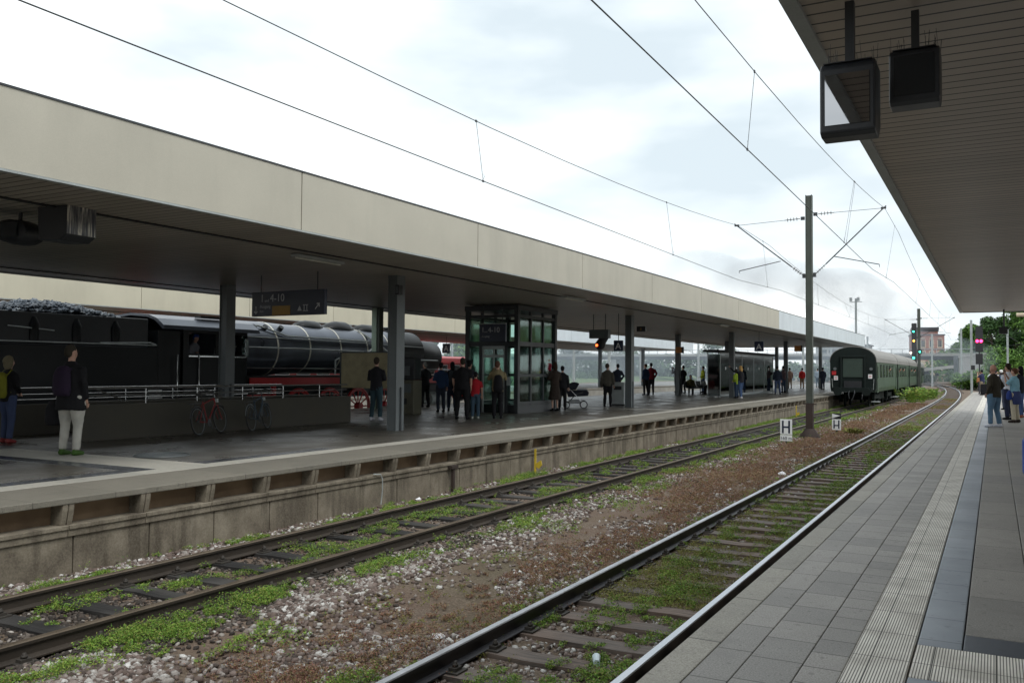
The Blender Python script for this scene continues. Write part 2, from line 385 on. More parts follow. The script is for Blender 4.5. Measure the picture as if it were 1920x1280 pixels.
# ================================================================ track paths
ZR = -0.76            # rail top
def _interp(y, ys, xs):
    return float(np.interp(y, ys, xs))
_ky = np.array([-40, 10, 40, 76, 90, 106, 128, 150, 178, 206, 235, 265, 330.]); _kx = np.array([-3.25, -3.25, -3.33, -3.45, -3.62, -3.95, -4.75, -5.95, -8.2, -11.0, -14.6, -19.0, -30.])
_dy = np.arange(-40, 330, 1.0); _dx = np.interp(_dy, _ky, _kx)
for _ in range(60): _dx[1:-1] = (_dx[:-2]+2*_dx[1:-1]+_dx[2:])/4
def xR(y): return float(np.interp(y, _dy, _dx))
def xL(y): return xR(y)-4.74-0.10*min(1, max(0, (y-30)/60))
def path(fx, y0, y1, st): 
    n = max(2, int((y1-y0)/st)); return [(fx(y0+(y1-y0)*i/n), y0+(y1-y0)*i/n) for i in range(n+1)]
RAILP = [(-.062, 0), (.062, 0), (.062, .012), (.012, .035), (.008, .115), (.035, .125), (.036, .150), (.030, .160), (-.030, .160), (-.036, .150), (-.035, .125), (-.008, .115), (-.012, .035), (-.062, .012)]
def rail(parent, pts, off, mats, zb=ZR-.16):
    vs, fs, mi = [], [], []; n = len(RAILP)
    for i, p in enumerate(pts):
        a = Vector(pts[max(i-1, 0)]); b = Vector(pts[min(i+1, len(pts)-1)]); d = (b-a).normalized(); nrm = Vector((d.y, -d.x))
        for q, z in RAILP: vs.append((p[0]+nrm.x*(off+q), p[1]+nrm.y*(off+q), zb+z))
    mb = MB(); 
    for i in range(len(pts)-1):
        for k in range(n):
            fs.append((i*n+k, i*n+(k+1) % n, (i+1)*n+(k+1) % n, (i+1)*n+k)); mi.append(1 if k in (6, 7, 8) else 0)
    mb.v = vs; mb.f = fs + [tuple(range(n)), tuple(range((len(pts)-1)*n, len(pts)*n))]; mb.mi = mi+[0, 0]; mb.sm = [False]*len(mb.f)
    return mb.build('rail', mats, parent)
def sleeper_mesh(w, mat, seed, parent, loc, rz=0):
    r = random.Random(seed); mb = MB(); L = 1.28; segs = 8; hx = .13
    for k in range(segs):   # slightly uneven worn beam
        pass
    vs = []; 
    for i in range(segs+1):
        x = -L+2*L*i/segs; j = r.uniform(-.006, .006); h = r.uniform(-.008, .004)
        vs += [(x, -w+j, -.13), (x, w+j, -.13), (x, w+j-.006, h), (x, -w+j+.006, h)]
    fs = [(i*4+k, i*4+(k+1) % 4, i*4+4+(k+1) % 4, i*4+4+k) for i in range(segs) for k in range(4)] + [(3, 2, 1, 0), (segs*4, segs*4+1, segs*4+2, segs*4+3)]
    mb.add(vs, fs)
    o = mb.build('sleeper', mat, parent); o.location = loc; o.rotation_euler = (0, 0, rz); return o
def fastening(parent, mat):
    out = []
    for s in (-.755, .755):
        mb = MB()
        mb.box(s-.17, s+.17, -.085, .085, 0, .014)
        for q in (-.10, .10):
            mb.box(s+q-.035, s+q+.035, -.05, .05, .014, .04); mb.cyl((s+q, 0, .03), (s+q, 0, .085), .017, 6)
            mb.cyl((s+q, 0, .045), (s+q, 0, .066), .028, 6)
        out.append(mb.build('rail_fastening', mat, parent))
    return out
def make_track(label, fx, y0, y1, mats, smat, pitch, phase, nind, st=2.0, group='railway tracks', far_to=None, wig=.012):
    t = empty('railway_track', (0, 0, 0), 0, label, 'railway track', group)
    pts = path(fx, y0, y1, st)
    rail(t, pts, -.755, mats); rail(t, pts, .755, mats)
    protos = []; fast = None; y = phase; i = 0
    rest = MB()
    while y < (far_to or y1):
        x = fx(y); a = math.atan2(fx(y+1)-fx(y-1), 2)
        if i < nind:
            if len(protos) < 5:
                o = sleeper_mesh(.13, smat, i*13+7, t, (x, y, ZR-.16), -a); protos.append(o)
                f = fastening(o, M['fasten']) if i < 1 else None
                if f: fast = f
                else:
                    for ff in fast: f = ff.copy(); COL.objects.link(f); f.parent = o
            else:
                o = protos[i % 5].copy(); COL.objects.link(o); o.parent = t; o.location = (x, y, ZR-.16+random.uniform(-.006, .004)); o.rotation_euler = (0, 0, -a+random.uniform(-wig, wig))
                if y < 30:
                    for ff in fast: f = ff.copy(); COL.objects.link(f); f.parent = o
        else: rest.obox((x, y, ZR-.225), (2.56, .26, .13), -a)
        y += pitch; i += 1
    if rest.v:
        tag(rest.build('sleepers', smat, t), kind='stuff')
    return t
make_track('nearest railway track with polished shiny rails beside the right platform', xR, -6, 325, [M['railside'], M['railtop']], M['sleeper'], .665, 4.24, 98, far_to=190)
make_track('dull rusty-railed track along the island platform wall with the green coaches on it', xL, -6, 325, [M['railsideL'], M['railtopL']], M['sleeperdark'], .72, 4.62, 98, far_to=190)
XC, XD = -23.77, -28.3
make_track('track under the black steam locomotive', lambda y: XC-.0004*max(0, y-70)**2, -30, 250, [M['railsideL'], M['railtopL']], M['sleeperdark'], .72, 30, 60, st=10)
make_track('empty track between the steam locomotive and the far island platform', lambda y: XD-.0004*max(0, y-70)**2, -30, 250, [M['railsideL'], M['railtopL']], M['sleeperdark'], .72, 30, 60, st=10)
make_track('track under the red train beyond the far island platform', lambda y: -44.2-.0004*max(0, y-90)**2, 0, 250, [M['railsideL'], M['railtopL']], M['sleeperdark'], .72, 60, 20, st=10)
make_track('track crossing from the right towards the bridge past the platform end', lambda y: 2.6-.00125*max(0, y-88)**2 if y > 88 else 2.6, 88, 240, [M['railsideL'], M['railtopL']], M['sleeperdark'], .72, 88.5, 60, st=4)

# ================================================================ ground: one sheet
gx = np.concatenate([[-4000, -1500, -500, -200, -100, -60, -45, -31, -22, -15, -10.2], np.arange(-9.9, -1.2, .11), [0, 5, 12, 25, 50, 100, 300, 1000, 4000]])
gy = np.concatenate([[-600, -120, -30, 0], np.arange(2, 42, .14), np.arange(42.5, 120, .9), [130, 150, 180, 220, 260, 340, 500, 900, 2000, 4500]])
GX, GY = np.meshgrid(gx, gy)
def rise_(t): t = max(0, min(1, t)); return t*t*(3-2*t)
def gz(x, y):
    z = -.965
    c = (xR(y)+xL(y))/2
    d = abs(x-c)
    z += .052*max(rise_((abs(x-xR(y))-.80)/.14), 0)*rise_((abs(x-xL(y))-.80)/.14) + .030*math.exp(-(d/.6)**2)                       # flat ridge between the tracks
    return z
GZ = np.empty_like(GX)
for i in range(GX.shape[0]):
    for j in range(GX.shape[1]):
        x, y = GX[i, j], GY[i, j]
        if -10 < x < -1.2 and 1.5 < y < 121:
            GZ[i, j] = gz(x, y) + mnoise.noise(Vector((x*1.3, y*1.3, 0)))*.016 + mnoise.noise(Vector((x*5, y*5, 3)))*.010
        else: GZ[i, j] = -.965
nx, ny = len(gx), len(gy)
idx = np.arange(nx*ny).reshape(ny, nx)
F = np.stack([idx[:-1, :-1].ravel(), idx[:-1, 1:].ravel(), idx[1:, 1:].ravel(), idx[1:, :-1].ravel()], 1)
g = npmesh('ground', np.stack([GX.ravel(), GY.ravel(), GZ.ravel()], 1), F, M['soil'], 4)
g.data.polygons.foreach_set('use_smooth', [True]*len(g.data.polygons)); tag(g, kind='structure')

# ================================================================ right platform
PE = -1.585; YE = 83.0
def edge_x(y): return PE
mb = MB()
mb.box(PE+.02, 14, -30, YE, -1.1, -.105, 0)
struct(mb, 'platform', [M['platbody']])
def strip(name, x0, x1, y0, y1, mat, z=0., th=.10, bev=.006):
    return struct(MB().box(x0, x1, y0, y1, z-th, z), name, mat, bevel=bev)
strip('platform_edge_slabs', PE, PE+.190, -30, YE, M['edge'], .003)
strip('platform_paving', PE+.193, -1.192, -30, YE, M['pav1'])
strip('platform_paving', -1.189, -.912, -30, YE, M['pav2'])
strip('platform_paving', -.909, -.709, -30, YE, M['pav3'])
strip('tactile_paving', -.706, -.412, -30, 73, M['tactile'], .004)
strip('platform_paving', -.704, -.412, 73.01, YE, M['pav2'])
strip('smooth_paving', -.404, -.176, -30, 4.990, M['pavskytint'], .001)
strip('smooth_paving', -.404, -.176, 5.610, YE, M['pavskytint'], .001)
strip('tactile_paving', -.404, 14, 4.998, 5.602, M['tactile'], .004)
strip('dark_paving', -.170, 14, 5.610, 5.950, M['pavdark'], .001)
strip('dark_paving', -.170, 14, 4.660, 4.990, M['pavdark'], .001)
strip('platform_paving', -.168, .196, 5.958, YE, M['pavbig'])
strip('platform_paving', .202, 14, 5.958, YE, M['pavbig'])
strip('platform_paving', -.168, 14, -30, 4.652, M['pavbig'])
# ================================================================ island platform A
AE, AB = -9.66, -22.1; YA = 150.
mb = MB(); mb.box(AB, -9.97, -30, YA, -1.1, -.105); struct(mb, 'island_platform', [M['recess']])
strip('island_edge_slabs', -10.86, AE-.0, -30, YA, M['edgeA'], 0, .078, .010)
strip('guide_line', -11.26, -10.868, -30, YA, M['whiteline'], .002)
strip('wet_paving', -11.60, -11.268, 10.3, 13.5, M['wetdark'], .001)
strip('wet_paving', -11.60, -11.268, -30, 8.70, M['wetdark'], .001)
strip('island_paving', -11.60, -11.268, 13.508, YA, M['asph'], 0)
# cross guide strip (pale) with a wet dark margin on its near side, running across the island
strip('guide_line', -16.4, -11.268, 9.35, 10.292, M['whiteline'], .002)
strip('wet_paving', -16.4, -11.608, 8.98, 9.342, M['wetdark'], .001)
strip('wet_paving', -11.60, -11.268, 8.708, 9.342, M['wetdark'], .001)
strip('island_paving', AB+.4, -11.608, -30, 8.972, M['asph'])
strip('island_paving', AB+.4, -11.608, 10.30, 33.9, M['asph'])
strip('island_paving', AB+.4, -16.408, 8.980, 10.292, M['asph'])
strip('guide_line', AB+.4, -11.268, 33.908, 34.25, M['whiteline'], .002)
strip('island_paving', AB+.4, -11.608, 34.258, YA, M['asph'])
strip('island_edge_slabs', AB-.03, AB+.392, -30, YA, M['edgeA'], 0, .115)
# platform wall: brackets, recess, ledge, lower blocks — one wall thing
wall = empty('platform_wall', (-9.66, 0, 0), 0, 'stained concrete platform wall with ribbed brackets facing the rusty track', 'wall')
lx = 9.66
mb = MB(); mb.box(-.10, -.025, -10, YA, -.46, -.318); 
for k in range(-10, 136):
    y = 6.77+1.09*k
    mb.box(-.022, .012, y-.006, y+.006, -.45, -.33)
ledge = MB()
for k in range(-12, 132):
    y = 6.77+1.09*k
    ledge.box(-.34, .012, y+.006, y+1.084, -.375, -.325); ledge.box(-.34, -.01, y+.004, y+1.086, -.46, -.375)
ledge.build('ledge', M['wallconc'], wall, bevel=.006)
low = MB()
for k in range(-12, 132):
    y = 6.86+1.09*k; d = random.uniform(-.006, .006)
    low.box(-.33, -.035+d, y+.009, y+1.081, -1.1, -.462)
low.build('lower_block', M['wallconc'], wall, bevel=.008)
MB().box(-.25, -.24, -10, YA, -.325, -.079).build('recess_panel', M['recess'], wall)
# brackets: ribs tapering inwards
br = None
for k in range(-4, 96):
    y = 6.77+1.09*k
    if br is None:
        mb = MB()
        for s in (-1, 1):
            y0, y1 = (s*.008, s*.075)
            mb.prism([(-.238, -.080), (-.008, -.080), (-.012, -.15), (-.05, -.323), (-.238, -.323)], min(y0, y1), max(y0, y1), 'y')
        mb.prism([(-.238, -.080), (-.02, -.080), (-.03, -.15), (-.09, -.323), (-.238, -.323)], -.0075, .0075, 'y')
        br = mb.build('bracket', M['wallconc'], wall, bevel=.004); br.location = (0, y, 0)
    else:
        b = br.copy(); COL.objects.link(b); b.parent = wall; b.location = (0, y, 0)
    if k == 95: pass
mb = MB()
for k in range(96, 130):
    y = 6.77+1.09*k; mb.box(-.238, -.02, y-.06, y+.06, -.323, -.080)
tag(mb.build('brackets', M['conc'], wall), kind='stuff')

# manhole cover on the island, and one on right
mh = MB(); mh.cyl((0, 0, 0), (0, 0, .006), .42, 40); mh.torus((0, 0, .006), .47, .012, 'z', 40, 6)
mh.torus((0, 0, .006), .36, .008, 'z', 40, 6)
o = mh.build('manhole_cover', M['steel_grey']); o.location = (-12.95, 10.85, .001)
tag(o, 'round iron manhole cover in the island asphalt in front of the parapet', 'manhole cover')

# ================================================================ far island platform B
BE, BB = -30.0, -42.4
mb = MB(); mb.box(BB, BE-.02, -30, 160, -1.1, -.105, 0); struct(mb, 'far_island_platform', [M['conc']])
strip('far_island_paving', BB, BE-1.05, -30, 160, M['asph'], 0)
strip('far_island_paving', BE-1.04, BE, -30, 160, M['edgeA'], .0)

# ================================================================ canopies
def canopy(label, x0, x1, y0, y1, z0, z1, pieces, soff, grooves, group='platform canopies', joint=5.93, side=1, joff=0):
    """x0..x1 extent, fascia on both long edges; pieces = list of (ya, yb, material) for the track-side fascia"""
    c = empty('platform_canopy', ((x0+x1)/2, (y0+y1)/2, z0), 0, label, 'canopy', group)
    ox, oy, oz = c.location
    def loc(mb): mb.v = [(a-ox, b-oy, d-oz) for a, b, d in mb.v]; return mb
    loc(MB().box(x0+.05, x1-.05, y0+.05, y1-.05, z0+.03, z0+.14)).build('soffit', soff, c)
    loc(MB().box(x0+.3, x1-.3, y0+.3, y1-.3, z0+.16, z1-.12)).build('roof', M['steel_light'], c)
    for (ya, yb, mat) in pieces:
        y = ya
        while y < yb-.01:
            # joints fall on multiples of the panel length
            nxt = min(yb, (math.floor((y-joff+1e-6)/joint)+1)*joint+joff)
            for xe, s in ((x0, -1), (x1, 1)):
                a, b = (xe, xe+.10) if s < 0 else (xe-.10, xe)
                loc(MB().box(a, b, y+.013, nxt-.013, z0+.035, z1)).build('fascia_panel', mat, c)
            y = nxt
    for xe, s in ((x0, -1), (x1, 1)):
        a, b = (xe+.101, xe+.12) if s < 0 else (xe-.12, xe-.101)
        loc(MB().box(a, b, y0+.1, y1-.1, z0+.141, z1-.01)).build('fascia_backing', M['black'], c)
    for xe, s in ((x0, -1), (x1, 1)):
        a, b = (xe-.012, xe+.09) if s < 0 else (xe-.09, xe+.012)
        loc(MB().box(a, b, y0, y1, z0, z0+.03)).build('drip_edge', M['steel_light'], c)
        loc(MB().box(a, b, y0, y1, z1+.002, z1+.03)).build('roof_edge', M['steel_dark'], c)
    for yy, s in ((y0, -1), (y1, 1)):
        a, b = (yy, yy+.04) if s < 0 else (yy-.04, yy)
        loc(MB().box(x0+.1, x1-.1, a, b, z0, z1)).build('end_fascia', M['steel_light'] if s > 0 else M['fascia'], c)
    for gxx in grooves:
        loc(MB().box(gxx-.04, gxx+.04, y0+.1, y1-.1, z0+.005, z0+.028)).build('cable_channel', M['black'], c)
    return c
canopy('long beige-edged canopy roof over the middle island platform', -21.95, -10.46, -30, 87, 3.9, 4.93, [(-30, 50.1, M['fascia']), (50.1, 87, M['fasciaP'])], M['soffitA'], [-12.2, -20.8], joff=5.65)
canopy('cream-edged canopy roof over the far island platform behind the locomotive', -42.2, -30.3, -30, 99, 3.9, 4.9, [(-30, 52, M['fasciaB']), (52, 99, M['fasciaP'])], M['soffit'], [-33.], joff=.5)
canopy('brown-soffit canopy roof over the nearest platform at upper right', -1.19, 11, -30, 39.4, 3.94, 4.96, [(-30, 39.4, M['steel_grey'])], M['soffit'], [], joff=1)
# light tubes far right end of the right canopy: underside joints
# ================================================================ canopy columns
def column(x, y, h, label, group, dx=.28, dy=.34):
    t = empty('canopy_column', (x, y, 0), 0, label, 'column', group)
    mb = MB(); mb.box(-dx/2, -dx/2+.02, -dy/2, dy/2, 0, h); mb.box(dx/2-.02, dx/2, -dy/2, dy/2, 0, h); mb.box(-dx/2+.02, dx/2-.02, -dy/2+.03, dy/2-.03, 0, h)
    mb.build('shaft', M['colpaint'], t)
    MB().box(dx/2+.002, dx/2+.03, -.01, .04, 0, 1.1).build('drain_pipe', M['steel_dark'], t)
    return t
M['colpaint'] = mk('column_paint', (.115, .13, .135), .5, var=.2, scale=1.5)
front = ['first', 'second', 'third', 'fourth', 'fifth', 'sixth', 'seventh']
desc = {0: 'tall grey steel column beside the ticket machine, nearest of the front row', 1: 'grey steel column between the pram and the couple, front row',
        2: 'grey column the fair-haired woman leans against, by the glass shelter', 3: 'grey column with orange box near the far end of the glass shelter',
        4: 'grey front column beyond the shelter, just left of the overhead line mast', 5: 'distant grey front column seen between mast and last coach', 6: 'farthest grey column of the front row, hidden beside the coach'}
for k in range(5):
    column((-13.36, -13.72, -13.85, -14.2, -14.5)[k], 18.35+17.35*k, 3.93, desc[k], 'columns under the island canopy')
bd = ['grey column standing behind the bicycles and stair railing', 'grey back-row column behind the glass lift', 'grey back-row column with an orange box beside the bench', 'grey back-row column seen just left of the third front column', 'farthest back-row column in the hazy distance']
for k, xx in enumerate((-19.3, -18.9, -18.0, -18.4, -18.4)):
    column(xx, (18.35, 35.7, 55.5, 69, 87)[k], 3.93, bd[k], 'columns under the island canopy')
for k, d in enumerate(['column of the far island canopy behind the smokebox', 'column of the far island canopy seen through the gap right of the lift', 'second far island column right of the lift', 'far island column near the end of its canopy', 'last far island column']):
    column(-33.8, 30+12*k if k < 1 else 44+12*k, 3.93, d, 'columns under the far island canopy')

# ================================================================ hanging things under the canopies
def hang(parent, x, y, z0, z1, r=.018, sq=None, name='hanger', mat=None):
    mb = MB()
    if sq: mb.box(x-sq, x+sq, y-sq, y+sq, z0, z1)
    else: mb.cyl((x, y, z0), (x, y, z1), r, 10)
    return mb.build(name, mat or M['steel_dark'], parent)
def monitor(x, y, z, w, h, d, rz, label, screen=True, ztop=3.94, spikes=True, tilt=0):
    t = empty('platform_monitor', (x, y, z), rz, label, 'monitor', 'monitors hanging under the canopies')
    mb = MB()   # case with chamfered lower corner
    mb.prism([(-d/2, -h*.5+.02), (-d/2, h*.42), (-d*.38, h*.5), (d/2, h*.5), (d/2, -h*.30), (d*.18, -h*.5), (-d/2+.05, -h*.5)], -w/2, w/2, 'x')
    mb.build('case', M['monitorcase'], t, bevel=.012)
    fr = MB(); iw, ih = w*.40, h*.36
    if screen:
        o = MB().box(-iw, iw, -.004, 0, -ih, ih*.9).build('screen', M['screen'], t); o.location = (0, -d/2-.004, -.0); o.rotation_euler = (R(tilt), 0, 0)
    else:
        o = MB().box(-iw, iw, -.004, 0, -ih, ih).build('screen', M['darkscreen'], t); o.location = (0, -d/2-.004, -.0)
    hang(t, 0, 0, h/2, ztop-z, .03, .024 if not screen else .028)
    if spikes:
        sp = MB(); sp.box(-w/2+.02, w/2-.02, -d/2+.02, d/2-.02, h/2, h/2+.006)
        for k in range(34):
            a = random.uniform(-w/2, w/2); b = random.uniform(-d/2, d/2); q = random.uniform(.05, .13)
            if abs(a) < .05: continue
            sp.tube([(a, b, h/2-.005), (a+random.uniform(-.012, .012), b+random.uniform(-.012, .012), h/2+q)], .0012, 4)
        sp.build('bird_spikes', M['steel_dark'], t)
    return t
M['monitorcase'] = mk('monitor_case', (.016, .019, .024), .42, var=.3)
t_ = NT('dark_screen'); t_.set('Base Color', (.008, .011, .014)); t_.set('Roughness', .25); M['darkscreen'] = t_.m
monitor(-.80, 6.0, 3.28, .33, .47, .30, R(0), 'black platform monitor nearest the track, its glass mirroring the white sky', True, tilt=0)
monitor(-.44, 6.35, 3.475, .30, .36, .28, R(0), 'black platform monitor with a blank dark screen, right one of the near pair', False)
# island monitors (seen from the side, streaked housing)
t = empty('platform_monitor', (-12.25, 8.45, 3.72), R(4), 'boxy monitor with lit streaked side under the island canopy at far left', 'monitor', 'monitors hanging under the canopies')
mcase = MB().prism([(-.30, -.28), (-.34, .28), (.30, .28), (.30, -.22), (.16, -.30)], -.26, .26, 'y').build('case', M['monitorcase'], t, bevel=.02)
MB().box(-.30, -.06, -.20, .12, .28, .40).build('bracket', M['black'], t)
streak = NT('lit_streaked_housing'); cc = streak.noise(1, 5, .6, streak.mapp(streak.pos(), (26, 26, 2.2))); streak.set('Base Color', streak.ramp(cc, [(.42, (.05, .055, .07)), (.55, (.22, .22, .22)), (.68, (.80, .77, .66))])); streak.set('Roughness', .4)
MB().box(.3005, .306, -.25, .25, -.21, .27).build('lit_streaked_side', streak.m, t)  # streaked plate; brightness of the lit face is put into its pale colours
t = empty('platform_monitor', (-13.1, 8.25, 3.60), R(20), 'rounded dark monitor cut by the left picture edge under the island canopy', 'monitor', 'monitors hanging under the canopies')
mb = MB(); mb.rings([(0, -.32, 0, .12, .10), (0, -.24, 0, .28, .17), (0, 0, 0, .33, .19), (0, .2, 0, .30, .18), (0, .32, 0, .14, .1)], 16, 0, True, 'y'); mb.build('case', M['monitorcase'], t); hang(t, 0, 0, .15, .31, .03)
MB().box(-.2, .2, -.34, -.30, -.11, .11).build('screen', M['darkscreen'], t)

def arrow(parent, x, z, s, ang, y=-.052, mat=None):
    mb = MB(); mb.box(-.5*s, .42*s, -.002, .002, -.05*s, .05*s)
    for sg in (1, -1):
        mb.add([(.5*s, -.002, 0), (.5*s-.32*s, -.002, sg*.32*s), (.5*s-.42*s, -.002, sg*.22*s), (.38*s, -.002, 0), (.5*s, .002, 0), (.18*s, .002, sg*.32*s), (.08*s, .002, sg*.22*s), (.38*s, .002, 0)],
               [(0, 1, 2, 3), (4, 5, 6, 7), (0, 1, 5, 4), (1, 2, 6, 5), (2, 3, 7, 6), (3, 0, 4, 7)])
    o = mb.build('arrow', mat or M['signtext'], parent); o.location = (x, y, z); o.rotation_euler = (0, -ang, 0); return o
M['signtextdim'] = mk('dim_lettering', (.48, .49, .52), .5, var=.02, bump=0)
s = empty('direction_sign', (-15.28, 16.5, 3.16), R(-2), 'long dark blue hanging sign reading 1 und 4-10 with yellow panel, nearer one', 'sign', 'hanging direction signs')
MB().box(-1.22, 1.22, -.05, .05, -.305, .305).build('panel', M['signblue'], s, bevel=.008)
hang(s, -.95, 0, .305, .74, .014); hang(s, .95, 0, .305, .74, .014)
text('1', .27, M['signtextdim'], s, (-.92, -.052, .05)); text('und', .10, M['signtextdim'], s, (-.77, -.052, .05)); text('4-10', .27, M['signtextdim'], s, (-.58, -.052, .05))
text('Ausgang', .11, M['signtextdim'], s, (-.93, -.052, -.10)); text('Exit', .08, M['signtextdim'], s, (-.93, -.052, -.21))
MB().box(-.50, .11, -.056, -.051, -.29, -.06).build('yellow_panel', M['yellowpanel'], s)
arrow(s, -1.07, -.15, .2, R(-90)); arrow(s, 1.0, -.10, .2, R(45))
mb = MB(); mb.prism([(-.07, -.06), (.07, -.06), (0, .07)], -.002, .002, 'y'); mb.box(.14, .16, -.002, .002, -.06, .07); mb.box(.11, .28, -.002, .002, .07, .085); mb.box(.11, .28, -.002, .002, -.075, -.06); mb.box(.23, .25, -.002, .002, -.06, .07)
o = mb.build('pictogram', M['signtextdim'], s); o.location = (.42, -.053, -.14)
s = empty('direction_sign', (-15.63, 27.25, 2.86), R(-2), 'square dark blue sign reading 1 und 4-10 in front of the glass lift', 'sign', 'hanging direction signs')
MB().box(-.55, .55, -.04, .04, -.31, .31).build('panel', M['signblue'], s, bevel=.008)
MB().box(-.55, .55, -.045, .045, .315, .345).build('top_edge', M['steel_light'], s)
hang(s, -.4, 0, .34, 1.04, .014); hang(s, .4, 0, .34, 1.04, .014)
text('1', .27, M['signtextdim'], s, (-.46, -.042, .02)); text('und', .09, M['signtextdim'], s, (-.34, -.042, .02)); text('4-10', .27, M['signtextdim'], s, (-.18, -.042, .02)); text('Ausgang', .10, M['signtextdim'], s, (-.45, -.042, -.15))
def asign(x, y, z, w, label, rz=0):
    s = empty('sector_sign', (x, y, z), rz, label, 'sign', 'sector A signs')
    MB().box(-w/2, w/2, -.04, .04, -w*.55, w*.55).build('panel', M['signblue'], s, bevel=.006)
    hang(s, 0, 0, w*.55, 3.9-z, .015)
    text('A', w*.95, M['signtext'], s, (0, -.043, -w*.36), align='CENTER')
    return s
asign(-12.0, 52, 3.02, .52, 'dark blue hanging sign with a white letter A above the glass shelter')
asign(-13.55, 34, 2.58, .40, 'dark blue hanging sign with a white letter A left of the second column')
asign(-28.75-4.8, 52, 3.05, .58, 'distant dark blue sign with a white letter A left of the lift')
def obox(x, y, z, w, label):
    s = empty('orange_box', (x, y, z), 0, label, 'box', 'orange boxes on the columns')
    MB().box(-w/2, w/2, -.10, .10, -w*.45, w*.45).build('housing', M['orange'], s, bevel=.01); MB().box(w/2+.001, w/2+.08, -.13, .10, -w*.48, w*.48).build('side_box', M['black'], s)
obox(-17.83+.0, 55.2, 2.92, .42, 'orange-brown box on the back-row column beside the bench')
obox(-13.2, 69.9, 3.35, .50, 'orange-brown box on the column at the far end of the shelter')
obox(-35.9, 55.5, 2.98, .45, 'small orange box beside the distant letter A sign')
# signal under the island canopy: grey box, black lamp housing, red light
s = empty('hanging_signal', (-14.35, 34, 3.05), 0, 'signal lamp glowing red below a grey box under the island canopy', 'signal')
MB().box(-.46, .40, -.14, .14, -.16, .20).build('housing', M['steel_grey'], s, bevel=.015)
hang(s, -.32, 0, .2, .85, .016); hang(s, .22, 0, .2, .85, .016)
mb = MB(); mb.rings([(-.02, 0, -.62, .10, .12), (-.02, 0, -.55, .19, .16), (.0, 0, -.35, .24, .18), (.14, 0, -.16, .22, .14)], 8); mb.build('lamp_hood', M['black'], s)
M['redlight'] = emit('red_signal_light', (1, .10, .02), 4.0); M['greenlight'] = emit('green_signal_light', (.05, 1, .55), 4.0); M['orangelight'] = emit('orange_signal_light', (1, .42, .05), 5.0); M['whitelight'] = emit('white_signal_light', (1, .9, .7), 4.0)
MB().ball((-.10, -.17, -.45), (.055, .03, .055), 10).build('red_lamp', M['redlight'], s)
s = empty('platform_number_box', (-13.10, 35.4, 3.32), 0, 'small dark number box on the right side of the second column', 'sign')
MB().box(-.16, .22, -.08, .08, -.11, .11).build('case', M['black'], s); text('3', .16, M['yellowpanel'], s, (.02, -.083, -.055), align='CENTER')
s = empty('speaker_box', (-13.35, 18.15, 3.55), 0, 'small black loudspeaker box high on the nearest column', 'loudspeaker')
MB().box(.13, .24, -.06, .12, -.12, .12).build('case', M['black'], s, bevel=.01); MB().box(.15, .22, -.066, -.062, -.09, .09).build('grille', M['steel_grey'], s)
# ceiling strip lights
for k, (x, y, lab) in enumerate([(-12.6, 14.5, 'unlit strip light on the soffit above the near sign'), (-11.9, 26, 'unlit strip light on the soffit above the lift'), (-11.9, 44, 'unlit strip light on the soffit between the second and third columns')]):
    s = empty('strip_light', (x, y, 3.9), 0, lab, 'strip light', 'strip lights under the island canopy')
    MB().box(-.09, .09, -.75, .75, -.055, -.0).build('housing', M['steel_light'], s); MB().tube([(0, -.7, -.07), (0, .7, -.07)], .02, 8).build('tube_lamp', M['lampwarm'], s)
# ================================================================ overhead line
def insulator(mb, a, b, n=4, r=.05):
    a, b = Vector(a), Vector(b); d = b-a; L = d.length; d.normalize()
    mb.cyl(a, b, .014, 6)
    for i in range(n):
        c = a+d*(L*(.2+.6*i/(n-1))); mb.tube([c-d*.012, c-d*.004, c+d*.004, c+d*.012], [r*.45, r, r, r*.45], 12)
def cantilever(parent, p_lo, p_hi, p_end, p_reg0, p_reg1, name='cantilever_arm'):
    """p_lo: lower bracket on mast, p_hi: upper bracket, p_end: arm head, registration arm p_reg0->p_reg1"""
    lo, hi, en = Vector(p_lo), Vector(p_hi), Vector(p_end)
    mb = MB(); d = (en-lo).normalized(); d2 = (en-hi).normalized()
    mb.tube([lo+d*.62, en+d*.12], .022, 8); mb.cyl(hi+d2*.75, en, .009, 6)
    mb.tube([p_reg0, p_reg1], .016, 8); mb.cyl(Vector(p_reg1)-Vector((0, 0, 0)), Vector(p_reg1)+Vector((0, 0, -.10)), .01, 6)
    mb.box(en.x-.09, en.x+.09, en.y-.02, en.y+.02, en.z-.03, en.z+.04)
    o = mb.build(name, M['steel_dark'], parent)
    ib = MB(); insulator(ib, lo+d*.12, lo+d*.62, 4, .062); insulator(ib, hi+d2*.18, hi+d2*.75, 4, .075); ib.build('insulator', M['insul'], o)
    kb = MB(); kb.obox(lo+d*.06, (.10, .1, .16)); kb.obox(hi+d2*.08, (.14, .1, .12)); kb.build('bracket', M['steel_dark'], o)
    return o
mast = empty('overhead_line_mast', (-6.08, 34.45, -.95), 0, 'tall green-grey steel mast with two cantilever arms between the two near tracks', 'mast', 'overhead line masts')
mb = MB(); H_ = 9.15
mb.box(-.115, -.09, -.13, .13, 1.35, H_); mb.box(.09, .115, -.13, .13, 1.35, H_); mb.box(-.09, .09, -.105, .105, 1.35, H_-.02)
mb.build('shaft', M['mast'], mast)
mb = MB(); mb.box(-.125, .125, -.14, .14, .30, 1.348); mb.rings([(0, 0, 0, .40, .40), (0, 0, .10, .38, .38), (0, 0, .36, .20, .22), (0, 0, .40, .18, .2)], 12)
mb.box(-.21, .21, -.06, .06, .80, .84); mb.box(-.22, .22, -.06, .06, 1.30, 1.345)
mb.build('foot', M['mastfoot'], mast)
